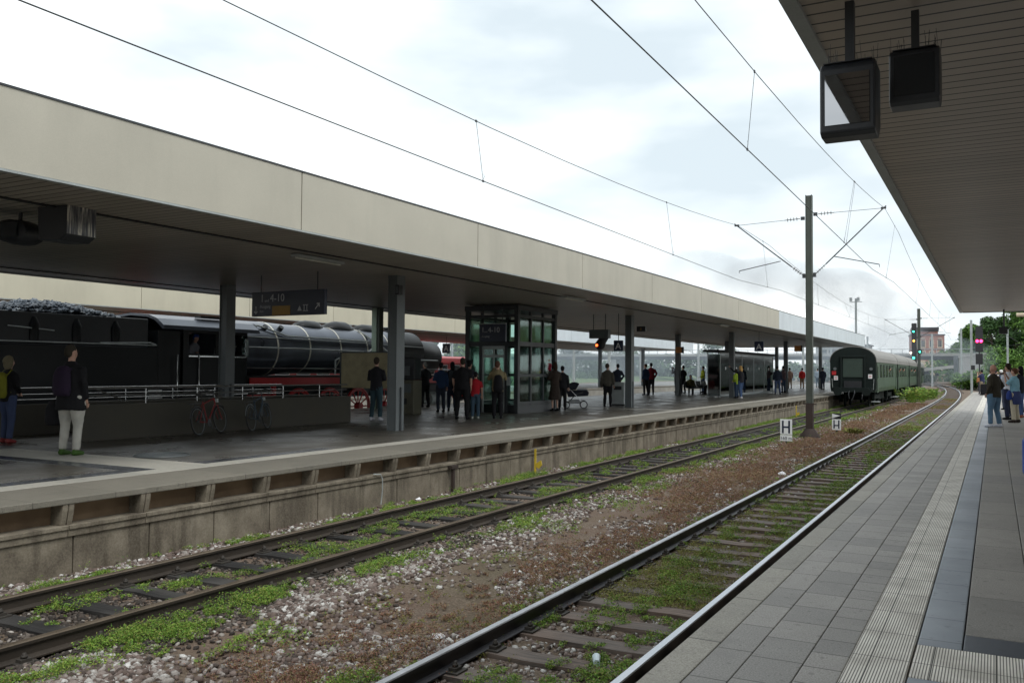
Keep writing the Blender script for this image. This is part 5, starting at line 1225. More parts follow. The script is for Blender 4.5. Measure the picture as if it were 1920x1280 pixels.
h = P(-17.99, 28.29, 1.84, 40, 'long-haired person in dark clothes, right one of the pair before the lift', top=(.018, .02, .028), legs=(.02, .026, .045), hairst='long', armL='front', armR='pocket')
backpack(h, (.03, .035, .04), 'dark backpack of the long-haired person before the lift', 1.25, .15, .24)
P(-14.80, 23.88, 1.92, 18, 'heavy man in a dark waistcoat with bare arms seen from behind', top=(.014, .014, .017), legs=(.016, .016, .018), sleeve='short', girth=1.28, stance=.17, hair=(.04, .03, .025), armL='down', armR='down', det=2)
P(-16.19, 26.62, 1.86, 20, 'person wearing a dark peaked railway cap behind the heavy man', top=(.03, .03, .04), legs=(.02, .02, .03), hairst='peaked', hair=(.012, .012, .016), armL='down', armR='down')
P(-14.46, 24.13, 1.48, 30, 'child in a bright red shirt and jeans beside the heavy man', top=(.32, .012, .02), legs=(.04, .07, .10), shoes=(.4, .42, .38), sleeve='short', armL='front', armR='down', det=2)
h = P(-13.95, 24.65, 1.83, 35, 'man in a tan jacket and black trousers photographing to the left', top=(.20, .165, .09), legs=(.012, .012, .013), hair=(.10, .05, .035), armL='camera', armR='camera', det=2, jl=.84)
backpack(h, (.015, .015, .017), 'black backpack hanging behind the man in the tan jacket', 1.10, .16, .28, .14); camera_obj(h, 'camera raised by the man in the tan jacket')
P(-14.75, 30.5, 1.86, 60, 'woman with brown hair in a short dark dress holding a small child', top=(.035, .025, .020), legs=(.03, .022, .018), bottom='skirt', shoes=(.02, .02, .02), hair=(.035, .018, .010), hairst='long', armL='phone', armR='fold', jl=.95, det=2)
P(-15.04, 30.53, .84, 60, 'small child in a red top carried by the woman in the dark dress', top=(.28, .012, .03), legs=(.02, .02, .03), hair=(.20, .10, .04), armL='front', armR='front', z=1.14, det=1, girth=1.3)
P(-15.00, 31.70, 1.72, 20, 'person in dark clothes standing right behind the woman with the child', top=(.02, .02, .022), legs=(.018, .018, .02))
h = P(-14.75, 35.75, 1.86, 10, 'man in an olive-grey waistcoat with a shoulder bag, left of the second column', top=(.085, .08, .065), legs=(.018, .018, .02), hair=(.06, .045, .035), armL='down', armR='down', fwd=.08)
bagged(h, (.06, .055, .045), 'olive shoulder bag of the man left of the second column', (-.26, .05, .98), (.09, .07, .15), [(-.24, .0, 1.1), (-.1, -.15, 1.35), (.12, -.02, 1.53), (-.05, .15, 1.3), (-.22, .08, 1.1)])
P(-18.20, 45.54, 1.92, 40, 'dark-haired man in a navy top standing behind the litter bin', top=(.018, .024, .04), legs=(.07, .05, .035), armL='front', armR='pocket')
P(-19.77, 54.36, 2.0, 70, 'person in a blue jacket, left one of the couple right of the second column', top=(.018, .032, .07), legs=(.015, .015, .02), hair=(.05, .03, .02), girth=1.1)
P(-19.72, 55.22, 2.08, 20, 'man in a dark red jacket, right one of the couple right of the second column', top=(.13, .012, .02), legs=(.014, .014, .018), armL='front', armR='pocket')
h = P(-20.73, 63.65, 2.0, 65, 'man in a grey jacket raising a camera left of the bench column', top=(.13, .14, .15), legs=(.10, .11, .12), armL='camera', armR='camera', girth=1.1); camera_obj(h, 'camera of the man in grey beside the bench column')
P(-19.37, 60.90, 1.95, 60, 'person in dark clothes standing close to the bench column', top=(.022, .024, .03), legs=(.018, .018, .022), armL='front', armR='front')
P(-18.07, 58.45, 1.75, 200, 'seated person in a dark mustard coat at the left end of the bench', top=(.09, .08, .03), legs=(.02, .02, .02), sit=True, armL='rest', armR='rest', hair=(.03, .02, .01), hairst='long')
P(-18.95, 64.32, 1.95, 120, 'person in a yellow-green jacket standing behind the bench', top=(.35, .40, .03), legs=(.05, .07, .13), armL='front', armR='down')
P(-17.11, 60.23, 1.85, 120, 'bald person in black seated at the right end of the bench', top=(.014, .014, .016), legs=(.014, .014, .016), sit=True, armL='rest', armR='rest', hair=(.06, .05, .05), girth=1.15)
P(-12.89, 51.31, 1.88, 70, 'woman with long fair hair and jeans leaning her arm on the third column', top=(.018, .016, .022), legs=(.05, .085, .17), shoes=(.5, .5, .5), hair=(.55, .34, .12), hairst='long', armL='up', armR='down', det=1)
P(-13.36, 52.17, 1.7, 70, 'person in a lime-green top half hidden behind the fair-haired woman', top=(.30, .42, .04), legs=(.03, .05, .09), hair=(.04, .03, .02), armL='front', armR='front')
P(-13.26, 62.93, 1.96, 20, 'man in a dark jacket and blue jeans at the far end of the shelter', top=(.02, .022, .034), legs=(.045, .07, .13), stance=.15)
P(-13.92, 68.13, 2.0, 60, 'person in a dark patterned jacket beside the man at the shelter end', top=(.07, .045, .05), legs=(.03, .045, .08), armL='phone', armR='phone')
P(-17.05, 86.36, 1.95, 30, 'hazy distant person in pinkish clothes beyond the shelter', top=(.40, .25, .20), legs=(.30, .22, .17), det=0)
P(-16.12, 87.37, 1.95, 30, 'hazy distant person in a bright red jacket and tan trousers', top=(.55, .03, .03), legs=(.30, .18, .10), det=0)
P(-16.26, 96.63, 1.95, 30, 'hazy distant person in grey-blue clothes left of the last coach', top=(.20, .25, .30), legs=(.12, .16, .20), det=0)
h = P(-13.61, 83.59, 1.98, 40, 'person in a long dark coat with a bag just left of the last coach', top=(.03, .035, .06), legs=(.03, .035, .06), jl=.72, det=0)
P(-15.51, 101.80, 1.95, 40, 'faint distant person partly hidden by the left side of the last coach', top=(.25, .27, .30), legs=(.12, .13, .15), det=0)
# loco crew
P(XC+1.05, 20.05, 1.72, -75, 'locomotive driver with a blue cap and grey shirt leaning out of the cab', top=(.20, .21, .24), legs=(.03, .035, .05), hair=(.02, .06, .22), hairst='cap', armL='fold', armR='rest', z=ZR+1.66, lean=.30, name='person')
P(XC+.95, 21.25, 1.68, -80, 'second crew member in a grey shirt at the cab window behind the back column', top=(.18, .19, .21), legs=(.03, .035, .05), armL='fold', armR='rest', z=ZR+1.66, lean=.28)
# ---- passengers leaning out of the coach windows
for i, (yw, cl, lb) in enumerate([(70.5, (.55, .5, .5), 'in white at a window of the last coach'), (79.5, (.5, .12, .12), 'in red at the first window of the second coach'), (83.2, (.55, .52, .5), 'in pale clothes at a middle window of the second coach'), (93.5, (.5, .2, .2), 'in pink at a window of the third coach'), (99.5, (.5, .5, .52), 'in white at a far window of the third coach')]):
    P(xL(yw)+1.02, yw, 1.72, -88, 'passenger '+lb, top=cl, legs=(.04, .04, .05), armL='rest', armR='rest', z=ZR+.98, lean=.66, det=0, headturn=20)
# ---- right platform
h = P(-.02, 29.3, 1.80, 62, 'bald heavy man in a dark brown jacket and jeans looking along the track', top=(.035, .028, .026), legs=(.09, .16, .24), shoes=(.5, .52, .58), hairst='bald', hair=(.10, .07, .05), girth=1.25, armL='pocket', armR='pocket', stance=.15, det=2, skin=(.44, .24, .18))
h = P(0.56, 32.35, 1.72, 70, 'woman in a light blue T-shirt and beige trousers raising a camera', top=(.22, .42, .52), legs=(.48, .43, .33), shoes=(.03, .025, .02), hair=(.10, .045, .025), sleeve='short', armL='camera', armR='camera', girth=1.05, stance=.12, det=2)
camera_obj(h, 'camera raised by the woman in the light blue T-shirt')
carried('tied_jacket', h, lambda mb: mb.rings([(-.02, -.03, .60, .17, .14), (0, -.03, .75, .215, .17), (0, -.01, .95, .21, .155), (0, 0, 1.06, .19, .14)], 18), cloth((.045, .06, .16)), 'dark blue jacket tied round the waist of the woman in light blue', 'jacket', .022)
bagged(h, (.03, .055, .22), 'bright blue bag at the hip of the woman in light blue', (-.22, .10, .90), (.12, .09, .15), [(-.22, .08, 1.0), (-.1, .1, 1.3), (.08, .03, 1.5)])
P(.42, 34.2, 1.88, 50, 'dark-haired man in a white T-shirt standing behind the bald man', top=(.62, .64, .70), legs=(.025, .03, .06), hair=(.03, .018, .012), sleeve='short', armL='phone', armR='down')
P(0.52, 36.21, 1.74, 30, 'person in a crimson top between the man in white and the woman in blue', top=(.36, .03, .05), legs=(.03, .03, .05), hair=(.03, .02, .015), armL='front', armR='front')
P(0.78, 35.97, 1.80, 65, 'person with black hair, black top and blue jeans at the right picture edge', top=(.018, .022, .022), legs=(.06, .10, .24), shoes=(.30, .08, .04), hair=(.008, .008, .01), hairst='long', armL='front', armR='down')
P(.90, 41, 1.70, 60, 'pale-faced person half hidden behind the woman in light blue', top=(.35, .20, .20), legs=(.04, .04, .06), hair=(.25, .16, .10))
h = P(-.78, 71.8, 1.80, 60, 'distant photographer in a navy shirt and khaki trousers with elbows raised', top=(.022, .028, .07), legs=(.24, .19, .13), shoes=(.02, .02, .02), sleeve='short', armL='camera', armR='camera', girth=1.15, stance=.14); camera_obj(h, 'camera of the distant photographer in khaki trousers')
P(-.28, 73.4, 1.76, 50, 'distant person in a pale plaid shirt and light blue jeans', top=(.50, .54, .58), legs=(.16, .27, .38), sleeve='short')
P(.02, 70.5, 1.74, 40, 'distant person in a dark red plaid shirt', top=(.24, .04, .05), legs=(.10, .17, .26))
P(.42, 43.5, 1.76, 40, 'person in a mid-blue top a few steps behind the bald man', top=(.10, .18, .38), legs=(.04, .05, .08), hair=(.06, .04, .03), armL='front', armR='down')
P(.62, 47.0, 1.70, 70, 'woman with light hair and a pink top in the middle of the waiting group', top=(.55, .25, .28), legs=(.10, .16, .26), hair=(.40, .28, .14), hairst='long', armL='phone', armR='phone')
P(.95, 51.0, 1.80, 55, 'tall person in an olive jacket in the middle of the waiting group', top=(.10, .11, .06), legs=(.03, .03, .04), armL='pocket', armR='pocket')
P(.30, 55.0, 1.74, 35, 'person with a white cap in the rear of the waiting group', top=(.05, .05, .07), legs=(.16, .2, .26), hair=(.6, .6, .6), hairst='cap', armL='camera', armR='camera')
P(.75, 61.0, 1.76, 60, 'person in a yellow jacket in the rear of the waiting group', top=(.50, .38, .05), legs=(.05, .06, .09), det=0)
P(-.95, 75.5, 1.72, 30, 'distant person with orange sleeve behind the photographer', top=(.40, .18, .08), legs=(.05, .05, .06), hair=(.12, .08, .05), det=0)
P(.10, 77.0, 1.76, 10, 'distant person in white seen between the plaid shirts', top=(.60, .60, .62), legs=(.10, .13, .2), det=0)
P(.45, 75, 1.74, 10, 'distant person with grey hair and blue top behind the bald man', top=(.15, .22, .40), legs=(.05, .05, .08), hair=(.25, .24, .23), det=0)
# ================================================================ road bridge over the tracks
b = empty('road_bridge', (-60, 232, 0), 0, 'grey road bridge with dark girders crossing over all the tracks in the distance', 'bridge')
BO = Vector((-60, 232, 0))
def BL(mb): mb.v = [(a-BO.x, c-BO.y, d) for a, c, d in mb.v]; return mb
BL(MB().box(-175, 4, 226, 238, 5.5, 6.05)).build('deck', M['bridgeconc'], b)
mb = MB(); [mb.box(-175, -8.2, y, y+.5, 4.7, 5.49) for y in (226.6, 229.5, 233, 236.6)]; BL(mb).build('girders', M['steel_dark'], b)
mb = MB(); mb.box(-175, 4, 225.9, 226.0, 6.15, 6.25); mb.box(-175, 4, 225.9, 226.0, 7.05, 7.15); x = -175
while x < 4: mb.box(x, x+.12, 225.9, 226.0, 6.05, 7.1); x += 2.4
BL(mb).build('railing', M['steel_light'], b)
for x in (-34, -62, -92, -124, -158): BL(MB().box(x-.8, x+.8, 227, 237, -.97, 4.69)).build('pier', M['bridgeconc'], b, bevel=.05)
mb = MB(); mb.box(-8.1, -7.2, 222, 238, -.97, 5.49); BL(mb).build('abutment', M['steel_grey'], b)
w = empty('retaining_wall', (-3, 200, -.97), 0, 'pale concrete retaining wall right of the bridge opening', 'wall')
mb = MB(); mb.prism([(-4.0, 22), (.8, -18), (2.0, -18), (-2.8, 22)], 0, 5.9, 'z'); mb.prism([(-4.2, 22.2), (.6, -18.2), (2.2, -18.2), (-2.6, 22.2)], 5.901, 6.3, 'z'); mb.build('wall', M['bridgeconc'], w)
rp_ = empty('access_ramp', (-14, 262, 0), 0, 'sloping grey ramp seen through the bridge opening', 'ramp'); MB().prism([(-10, 1.2), (9, 3.4), (9, 4.2), (-10, 2.0)], -1, 1, 'y').build('ramp', M['bridgeconc'], rp_)
# low pale building seen under the bridge
q = empty('low_building', (-20, 300, -.97), 0, 'low pale building front seen through the opening under the bridge', 'building')
MB().box(-16, 14, 0, 8, 0, 6.0).build('wall', M['stonetrim'], q)
for k in range(9): MB().box(-14+3*k, -12.4+3*k, -.06, .0, 1.6, 4.2).build('window', M['darkscreen'], q)
# ================================================================ brick building
bd_ = empty('brick_building', (-18.6, 308, -.97), R(6), 'red brick building with arched sandstone-framed windows behind the bridge', 'building')
W2 = 4.9
MB().box(-W2, W2, 0, 12, 0, 14.4).build('wall', M['brick'], bd_)
mb = MB(); mb.box(-W2-.25, W2+.25, -.3, 12.2, 14.402, 14.75); mb.box(-W2-.1, W2+.1, -.15, 12, 9.9, 10.2); mb.box(-W2+.4, W2-1.6, .2, 11, 15.6, 16.0); mb.build('cornice', M['slate'], bd_)
MB().box(-W2+.6, W2-1.8, .4, 10.8, 14.75, 15.6).build('attic', M['brick'], bd_)
MB().box(-W2+.3, W2-1.5, .1, 11.1, 16.0, 17.0).build('roof', M['slate'], bd_, bevel=.2)
for r_, (z0, z1) in enumerate(((10.7, 13.3), (7.0, 9.2), (4.0, 6.2))):
    for c_ in range(4):
        x = -W2+1.3+2.4*c_
        f = MB(); f.box(x-.75, x+.75, -.08, -.001, z0-.3, z1+.3); 
        f = f.build('window', M['stonetrim'], bd_); MB().box(x-.5, x-.04, -.10, -.082, z0, z1).build('pane', M['darkscreen'], f); MB().box(x+.04, x+.5, -.10, -.082, z0, z1).build('pane', M['darkscreen'], f)
        if r_ == 0:
            mb = MB(); mb.torus((x, -.06, z1+.25), .72, .14, 'y', 20, 6); mb.build('arch', M['brick'], bd_)
q = empty('modern_building', (-42, 300, -.97), 0, 'pale flat-roofed building blurred by the smoke behind the coaches', 'building')
MB().box(-9, 7, 0, 10, 0, 11.2).build('wall', M['bridgeconc'], q); MB().box(-7, 5, 1, 9, 11.2, 13.2).build('roof_storey', M['steel_grey'], q); MB().box(-9.5, 7.5, -.5, 10.5, 11.0, 11.4).build('roof', M['slate'], q)
for k in range(5): MB().box(-8+3*k, -5.6+3*k, -.05, 0, 8.2, 10.0).build('window', M['darkscreen'], q)
q = empty('grey_house', (-9.2, 316, -.97), R(5), 'dark grey slate-roofed house peeping out right of the brick building', 'building')
MB().box(-3.5, 4.5, 0, 8, 0, 9.5).build('wall', M['bridgeconc'], q); MB().prism([(-3.9, 9.5), (4.9, 9.5), (2.4, 12.4), (-1.6, 12.4)], -.3, 8.3, 'y').build('roof', M['slate'], q)
# ================================================================ embankments
def bank(name, xs, prof, y0, y1, ny, seed, label):
    """terrain strip: prof(x,y) height"""
    gx_, gy_ = np.linspace(*xs, 60), np.linspace(y0, y1, ny); V = []; 
    for y in gy_:
        for x in gx_: V.append((x, y, prof(x, y)+mnoise.noise(Vector((x*.15+seed, y*.15, 0)))*.5-.1))
    idx = np.arange(60*ny).reshape(ny, 60); F = np.stack([idx[:-1, :-1].ravel(), idx[:-1, 1:].ravel(), idx[1:, 1:].ravel(), idx[1:, :-1].ravel()], 1)
    o = npmesh(name, np.array(V), F, M['grassbank'], 4); o.data.polygons.foreach_set('use_smooth', [True]*len(o.data.polygons)); tag(o, kind='structure'); return o
def rise(t): t = max(0, min(1, t)); return t*t*(3-2*t)
def slope_x(y): return -1.5-(y-95)*.035 if y > 95 else 14-(95-y)*.2
bank('hill', (-20, 90), lambda x, y: -1.6+6.2*rise((x-(6.0-(y-92)*.075))/10)+8*rise((x-14)/24)*rise((y-140)/60), 92, 250, 80, 3, '')
bank('hill', (-190, -52), lambda x, y: -1.5+1.6*rise((-62-x)/30)+2.5*rise((-120-x)/50), 60, 330, 60, 9, '')
bank('hill', (-160, 160), lambda x, y: -1.5+4.0*rise((y-330)/120)+10*rise((x-20)/60), 325, 700, 40, 19, '')

# ================================================================ trees and leaf clouds
def leaf_cloud(name, centers, radii, n, size, mat, parent=None, flat=.7, origin=None, jit=.35, quad=True, seed=0):
    """many small leaf quads scattered in blobs (centers Nx3, radii Nx3)"""
    rg = np.random.default_rng(seed+11); C = np.asarray(centers, float); Rr = np.asarray(radii, float)
    w = Rr.prod(1)**.6; pick = rg.choice(len(C), n, p=w/w.sum())
    d = rg.normal(size=(n, 3)); d /= np.linalg.norm(d, axis=1)[:, None]; rr = rg.random(n)**.42
    P_ = C[pick]+d*Rr[pick]*rr[:, None]
    nr = d+rg.normal(size=(n, 3))*.8; nr[:, 2] += flat; nr /= np.linalg.norm(nr, axis=1)[:, None]
    a = np.cross(nr, rg.normal(size=(n, 3))); a /= np.linalg.norm(a, axis=1)[:, None]; b = np.cross(nr, a)
    s = size*(1-jit+2*jit*rg.random(n))[:, None]
    if origin is not None: P_ = P_-np.asarray(origin)
    V = np.stack([P_-a*s, P_-b*s*.45, P_+a*s, P_+b*s*.45], 1).reshape(-1, 3)
    F = np.arange(4*n).reshape(n, 4)
    o = npmesh(name, V, F, mat, 4)
    if parent: o.parent = parent
    return o
def tree(x, y, z0, h, r, label, mat, n=5000, size=.35, seed=0, group='trees behind the station', trunk=.25, low=.04):
    t = empty('tree', (x, y, z0), 0, label, 'tree', group); rd = random.Random(seed); mb = MB()
    mb.tube([(0, 0, -.4), (.1, 0, h*.3), (-.1, .1, h*.62), (0, 0, h*.9)], [trunk, trunk*.8, trunk*.5, trunk*.12], 8)
    cs, rs = [], []
    for k in range(20):
        a = rd.uniform(0, 2*PI); zz = h*rd.uniform(low+.10, .90); q = r*rd.uniform(.25, .78)*math.sin(PI*min(.97, max(.12, (zz/h-low+.1)/(1.02-low))))**.55
        c = (q*math.cos(a), q*math.sin(a), zz); cs.append(c); s = r*rd.uniform(.26, .48); rs.append((s, s, s*rd.uniform(.6, .85)))
        if k < 9: mb.tube([(0, 0, zz*.62), (c[0]*.5, c[1]*.5, zz*.85), c], [trunk*.4, trunk*.25, trunk*.08], 5)
    mb.build('trunk', M['bark'], t); leaf_cloud('crown', cs, rs, n, size, mat, t, seed=seed); return t
trs = [(9, 196, 4.0, 14.5, 7.5, 'tree', 'big fresh-green tree rising just right of the white sky gap'), (18, 200, 5.0, 15, 8, 'tree', 'broad green tree behind the hanging signal at the right'), (28, 206, 6, 16, 8.5, 'treedark', 'dark green tree near the right picture edge'),
       (13, 172, 3.6, 11.5, 6, 'tree', 'bright green lower tree in front of the wood, right of the red signal'), (23, 178, 5, 13, 7, 'tree', 'leafy tree at the right edge below the platform canopy'), (3.5, 210, 3.2, 12, 5, 'treedark', 'dark tree at the left end of the wood against the sky'),
       (-.5, 228, 5.4, 8, 4.2, 'treedark', 'dark rounded tree above the bridge end'), (-4.8, 246, 5.0, 7.5, 4.2, 'tree', 'small tree beyond the bridge railing right of the grey house'), (36, 195, 7, 16, 8.5, 'tree', 'tall tree beyond the right picture edge')]
for i, (x, y, z0, h, r, mm, lab) in enumerate(trs): tree(x, y, z0-1.5, h*1.22+1, r*1.08, lab, M[mm], 11000, .33, i*3+1)
tl = [(-72, 104, 8.2, 'bright green tree above the red train, seen under the canopies'), (-84, 112, 8.8, 'green tree behind the red train'), (-80, 128, 8.0, 'green tree above the right end of the red train'), (-98, 140, 8.5, 'hazy green tree seen through the lift glass'), (-95, 160, 4.8, 'hazy tree right of the lift'),
      (-92, 176, 4.4, 'hazy tree behind the couple right of the second column'), (-86, 200, 4.4, 'hazy tree above the bench'), (-72, 260, 14, 'hazy tree beyond the bridge above the shelter'), (-98, 250, 15, 'large hazy tree beyond the bridge'), (-120, 262, 17, 'large hazy tree beyond the bridge, farther left')]
for i, (x, y, h, lab) in enumerate(tl): tree(x, y, -.5, h, h*.52, lab, M['tree' if i % 3 else 'treedark'], 9000, .34, 60+i*3, 'trees behind the far platforms', low=.1)
rg_ = np.random.default_rng(5); cw = [(x_+rg_.normal()*2, 252+rg_.normal()*4, rg_.uniform(-.5, 5.2)) for x_ in np.arange(-225, -24, .9)]
tag(leaf_cloud('distant_wood', cw, [(2.6, 2.6, 1.7)]*len(cw), 40000, .55, M['treedark'], seed=77), kind='stuff')
cw = [(x_+rg_.normal()*2, 290+rg_.normal()*4, rg_.uniform(-.5, 12.0)*(1 if x_ > 0 else .55)) for x_ in np.arange(-13, 80, .8)]
tag(leaf_cloud('distant_wood', cw, [(3.4, 3.4, 2.6)]*len(cw), 34000, .65, M['tree'], seed=78), kind='stuff')
cw = [(-64+rg_.normal()*4-(y_-90)*.25, y_, rg_.uniform(-.8, .6)) for y_ in np.arange(75, 225, .8)]
tag(leaf_cloud('undergrowth', cw, [(2.4, 2.4, .9)]*len(cw), 24000, .30, M['treedark'], seed=79), kind='stuff')
# bushes on the bank at right and the fern clump between the tracks
def bush(x, y, z0, r, h, label, mat, n, size, seed, name='bush', group='bushes on the bank'):
    t = empty(name, (x, y, z0), 0, label, 'bush', group); rd = random.Random(seed); cs, rs = [], []; mb = MB()
    for k in range(9):
        a = rd.uniform(0, 6.28); q = r*rd.uniform(.1, .7); c = (q*math.cos(a), q*math.sin(a), h*rd.uniform(.3, .68)); cs.append(c); rs.append((r*.42, r*.42, h*.36)); mb.tube([(c[0]*.3, c[1]*.3, -.1), c], [.03, .01], 5)
    mb.build('stems', M['bark'], t); leaf_cloud('foliage', cs, rs, n, size, mat, t, seed=seed); return t
for i, (x, y, z0, r, h, lab, mm) in enumerate([(1.8, 128, -.9, 3.4, 2.8, 'bush at the foot of the bank behind the pale mast', 'tree'), (5.0, 122, -.4, 3.6, 3.6, 'rounded bush on the bank behind the bald man', 'leafb'), (9.2, 118, .6, 3.8, 3.6, 'bright green bush on the bank behind the woman in light blue', 'leafb'),
        (7.0, 140, 1.6, 4.0, 4.2, 'dark bush higher on the bank', 'treedark'), (12.5, 126, 2.6, 4.2, 4.2, 'green bush at the right edge of the bank', 'tree'), (-2.2, 150, -.9, 3.8, 3.0, 'bush below the retaining wall', 'tree'), (-5.2, 185, -.9, 3.4, 2.6, 'low bush beside the bridge abutment', 'tree'),
        (-15, 236, -.9, 5, 2.4, 'greenery seen through the opening under the bridge', 'tree'), (-24, 232, -.9, 5, 2.2, 'greenery under the bridge at its left pier', 'tree'), (1.2, 158, .4, 4.4, 5.6, 'bush behind the distant photographer, right of the retaining wall', 'tree')]):
    if mm == 'leafb': mm = 'leafbr'; M.setdefault('leafbr', leafmat('bright_bush_leaves', [(.07, .15, .02), (.13, .24, .035), (.20, .32, .05)]))
    bush(x, y, z0, r, h, lab, M[mm], 3800, .22, 200+i)
def fern(x, y, r, h, label, seed, n=26, mat=None):
    t = empty('fern_clump', (x, y, -.93), 0, label, 'plant', 'green plants between the tracks'); rd = random.Random(seed); V = []; F = []
    for k in range(n):
        a = rd.uniform(0, 6.28); L_ = h*rd.uniform(.7, 1.2); ox, oy = r*rd.uniform(0, .7)*math.cos(a+rd.uniform(-1, 1)), r*rd.uniform(0, .8)*math.sin(a); rr = r*rd.uniform(.25, .6)
        pts = [Vector((ox+rr*math.cos(a)*u, oy+rr*math.sin(a)*u, L_*(1.5*u-.85*u*u))) for u in [i/9 for i in range(10)]]
        for i in range(1, 10):
            d = (pts[i]-pts[i-1]).normalized(); sd_ = d.cross(Vector((0, 0, 1))).normalized(); w = .20*h*math.sin(PI*(i/10)**.7)+.02
            for s in (1, -1):
                b0 = len(V); p = pts[i]; V += [p, p+sd_*s*w*.5+d*.05, p+sd_*s*w-Vector((0, 0, .04))+d*.02, p+sd_*s*w*.5-d*.04]; F.append((b0, b0+1, b0+2, b0+3))
    mb = MB(); mb.add(V, F); mb.build('fronds', mat or M['leaf'], t); return t
fern(-5.9, 77.5, 1.5, 1.5, 'leafy green fern clump between the tracks beside the coaches, nearest part', 1, 50); fern(-5.6, 84, 1.5, 1.6, 'leafy green fern clump between the tracks beside the coaches, middle part', 2, 50); fern(-5.3, 91, 1.3, 1.3, 'leafy green fern clump between the tracks beside the coaches, far part', 3, 40)
fern(-5.0, 37.6, .42, .34, 'small bright yellow-green plant right of the pennant board', 4, 26, M['leafy'])
# ================================================================ things under and beyond the right canopy end
t = empty('loudspeaker', (.30, 37.6, 3.15), 0, 'round black loudspeaker with a bracket ring hanging at the end of the near canopy', 'loudspeaker')
mb = MB(); mb.rings([(-.55, 0, .0, .02, .02), (-.5, 0, 0, .10, .08), (-.1, 0, .0, .17, .13), (.12, 0, 0, .12, .12), (.18, 0, 0, .04, .04)], 12); mb.obox((0, 0, .0), (.28, .24, .26)); mb.build('housing', M['black'], t); MB().torus((-.36, 0, -.10), .13, .016, 'y', 22, 6).build('ring', M['black'], t); hang(t, .02, 0, .1, .79, .03, name='pole')
for i, (x, y, z, ln) in enumerate([(3.6, 60, 3.55, 3.2), (3.2, 52, 4.55, 4.4)]):
    t = empty('hanging_tube_light', (x, y, z), 0, ['cream tube-shaped beam crossing the trees at right, lower one', 'orange-brown beam just below the canopy edge at right'][i], 'beam', 'beams beyond the canopy end')
    MB().tube([(-ln*.5, 0, 0), (ln, 0, 0)], .10, 10).build('beam', M['stonetrim'] if i == 0 else M['orange2'] if 'orange2' in M else M['stonetrim'], t)
    MB().box(ln-.06, ln+.06, -.06, .06, -z, .1).build('post', M['steel_light'], t)
t = empty('street_lamp', (4.9, 96, .2), 0, 'pale lamp post with a curved arm in front of the trees at right', 'lamp post'); mb = MB(); mb.tube([(0, 0, 0), (0, 0, 5.6), (.2, 0, 6.4), (.8, 0, 6.75), (2.4, 0, 6.85)], [.10, .08, .07, .06, .05], 8); mb.build('post', M['steel_light'], t); MB().obox((2.7, 0, 6.83), (.8, .22, .12)).build('lamp_head', M['steel_light'], t)
t = empty('graffiti_wall', (12.2, 132, 3.6), R(-8), 'low pale wall with dark graffiti blots on the bank at the right edge', 'wall'); MB().box(-5.5, 5, -.15, .15, -2, 1.1).build('wall', M['bridgeconc'], t)
for k in range(6):
    mb = MB(); mb.obox((-4+1.5*k, -.16, .1+.2*(k % 2)), (.7, .02, .5)); mb.torus((-4+1.5*k, -.17, .1), .32, .07, 'y', 14, 5); mb.build('graffiti', M['brick'] if k % 2 else M['steel_dark'], t)
fn = empty('platform_end_fence', (3.5, 82.7, 0), 0, 'steel fence closing the far end of the nearest platform', 'fence'); mb = MB(); mb.box(-3.0, 8, -.02, .02, 1.0, 1.05); mb.box(-3.0, 8, -.02, .02, .5, .54); [mb.box(x-.03, x+.03, -.03, .03, 0, 1.0) for x in (-3, -1, 1, 3, 5, 7)]; mb.build('rails', M['steel_light'], fn)
t = empty('white_equipment_box', (-1.75, 92, -.93), 0, 'small white trackside box next to the distant rolling bag', 'box'); MB().box(-.2, .2, -.2, .2, 0, .6).build('cabinet', M['white'], t, bevel=.02); MB().box(-.22, .22, -.22, .22, .601, .64).build('lid', M['steel_light'], t)
# ================================================================ ballast, weeds, litter
def _rs(t): t = np.clip(t, 0, 1); return t*t*(3-2*t)
def gzn(x, y): return -.965+.052*_rs((np.abs(x+3.25)-.80)/.14)*_rs((np.abs(x+7.99)-.80)/.14)+.030*np.exp(-((x+5.62)/.6)**2)
_t = (1+5**.5)/2
ICO = np.array([(-1, _t, 0), (1, _t, 0), (-1, -_t, 0), (1, -_t, 0), (0, -1, _t), (0, 1, _t), (0, -1, -_t), (0, 1, -_t), (_t, 0, -1), (_t, 0, 1), (-_t, 0, -1), (-_t, 0, 1)]); ICO /= np.linalg.norm(ICO[0])
ICOF = np.array([(0, 11, 5), (0, 5, 1), (0, 1, 7), (0, 7, 10), (0, 10, 11), (1, 5, 9), (5, 11, 4), (11, 10, 2), (10, 7, 6), (7, 1, 8), (3, 9, 4), (3, 4, 2), (3, 2, 6), (3, 6, 8), (3, 8, 9), (4, 9, 5), (2, 4, 11), (6, 2, 10), (8, 6, 7), (9, 8, 1)])
def xcurve(x, y):
    """shift x positions so that beds follow the slight curve of the tracks"""
    return x + np.interp(y, _dy, _dx)+3.25
def fbm(x, y, s, seed=0.):
    out = np.empty(len(x))
    for i in range(len(x)): out[i] = mnoise.noise(Vector((x[i]*s+seed, y[i]*s*.55, seed)))
    return out
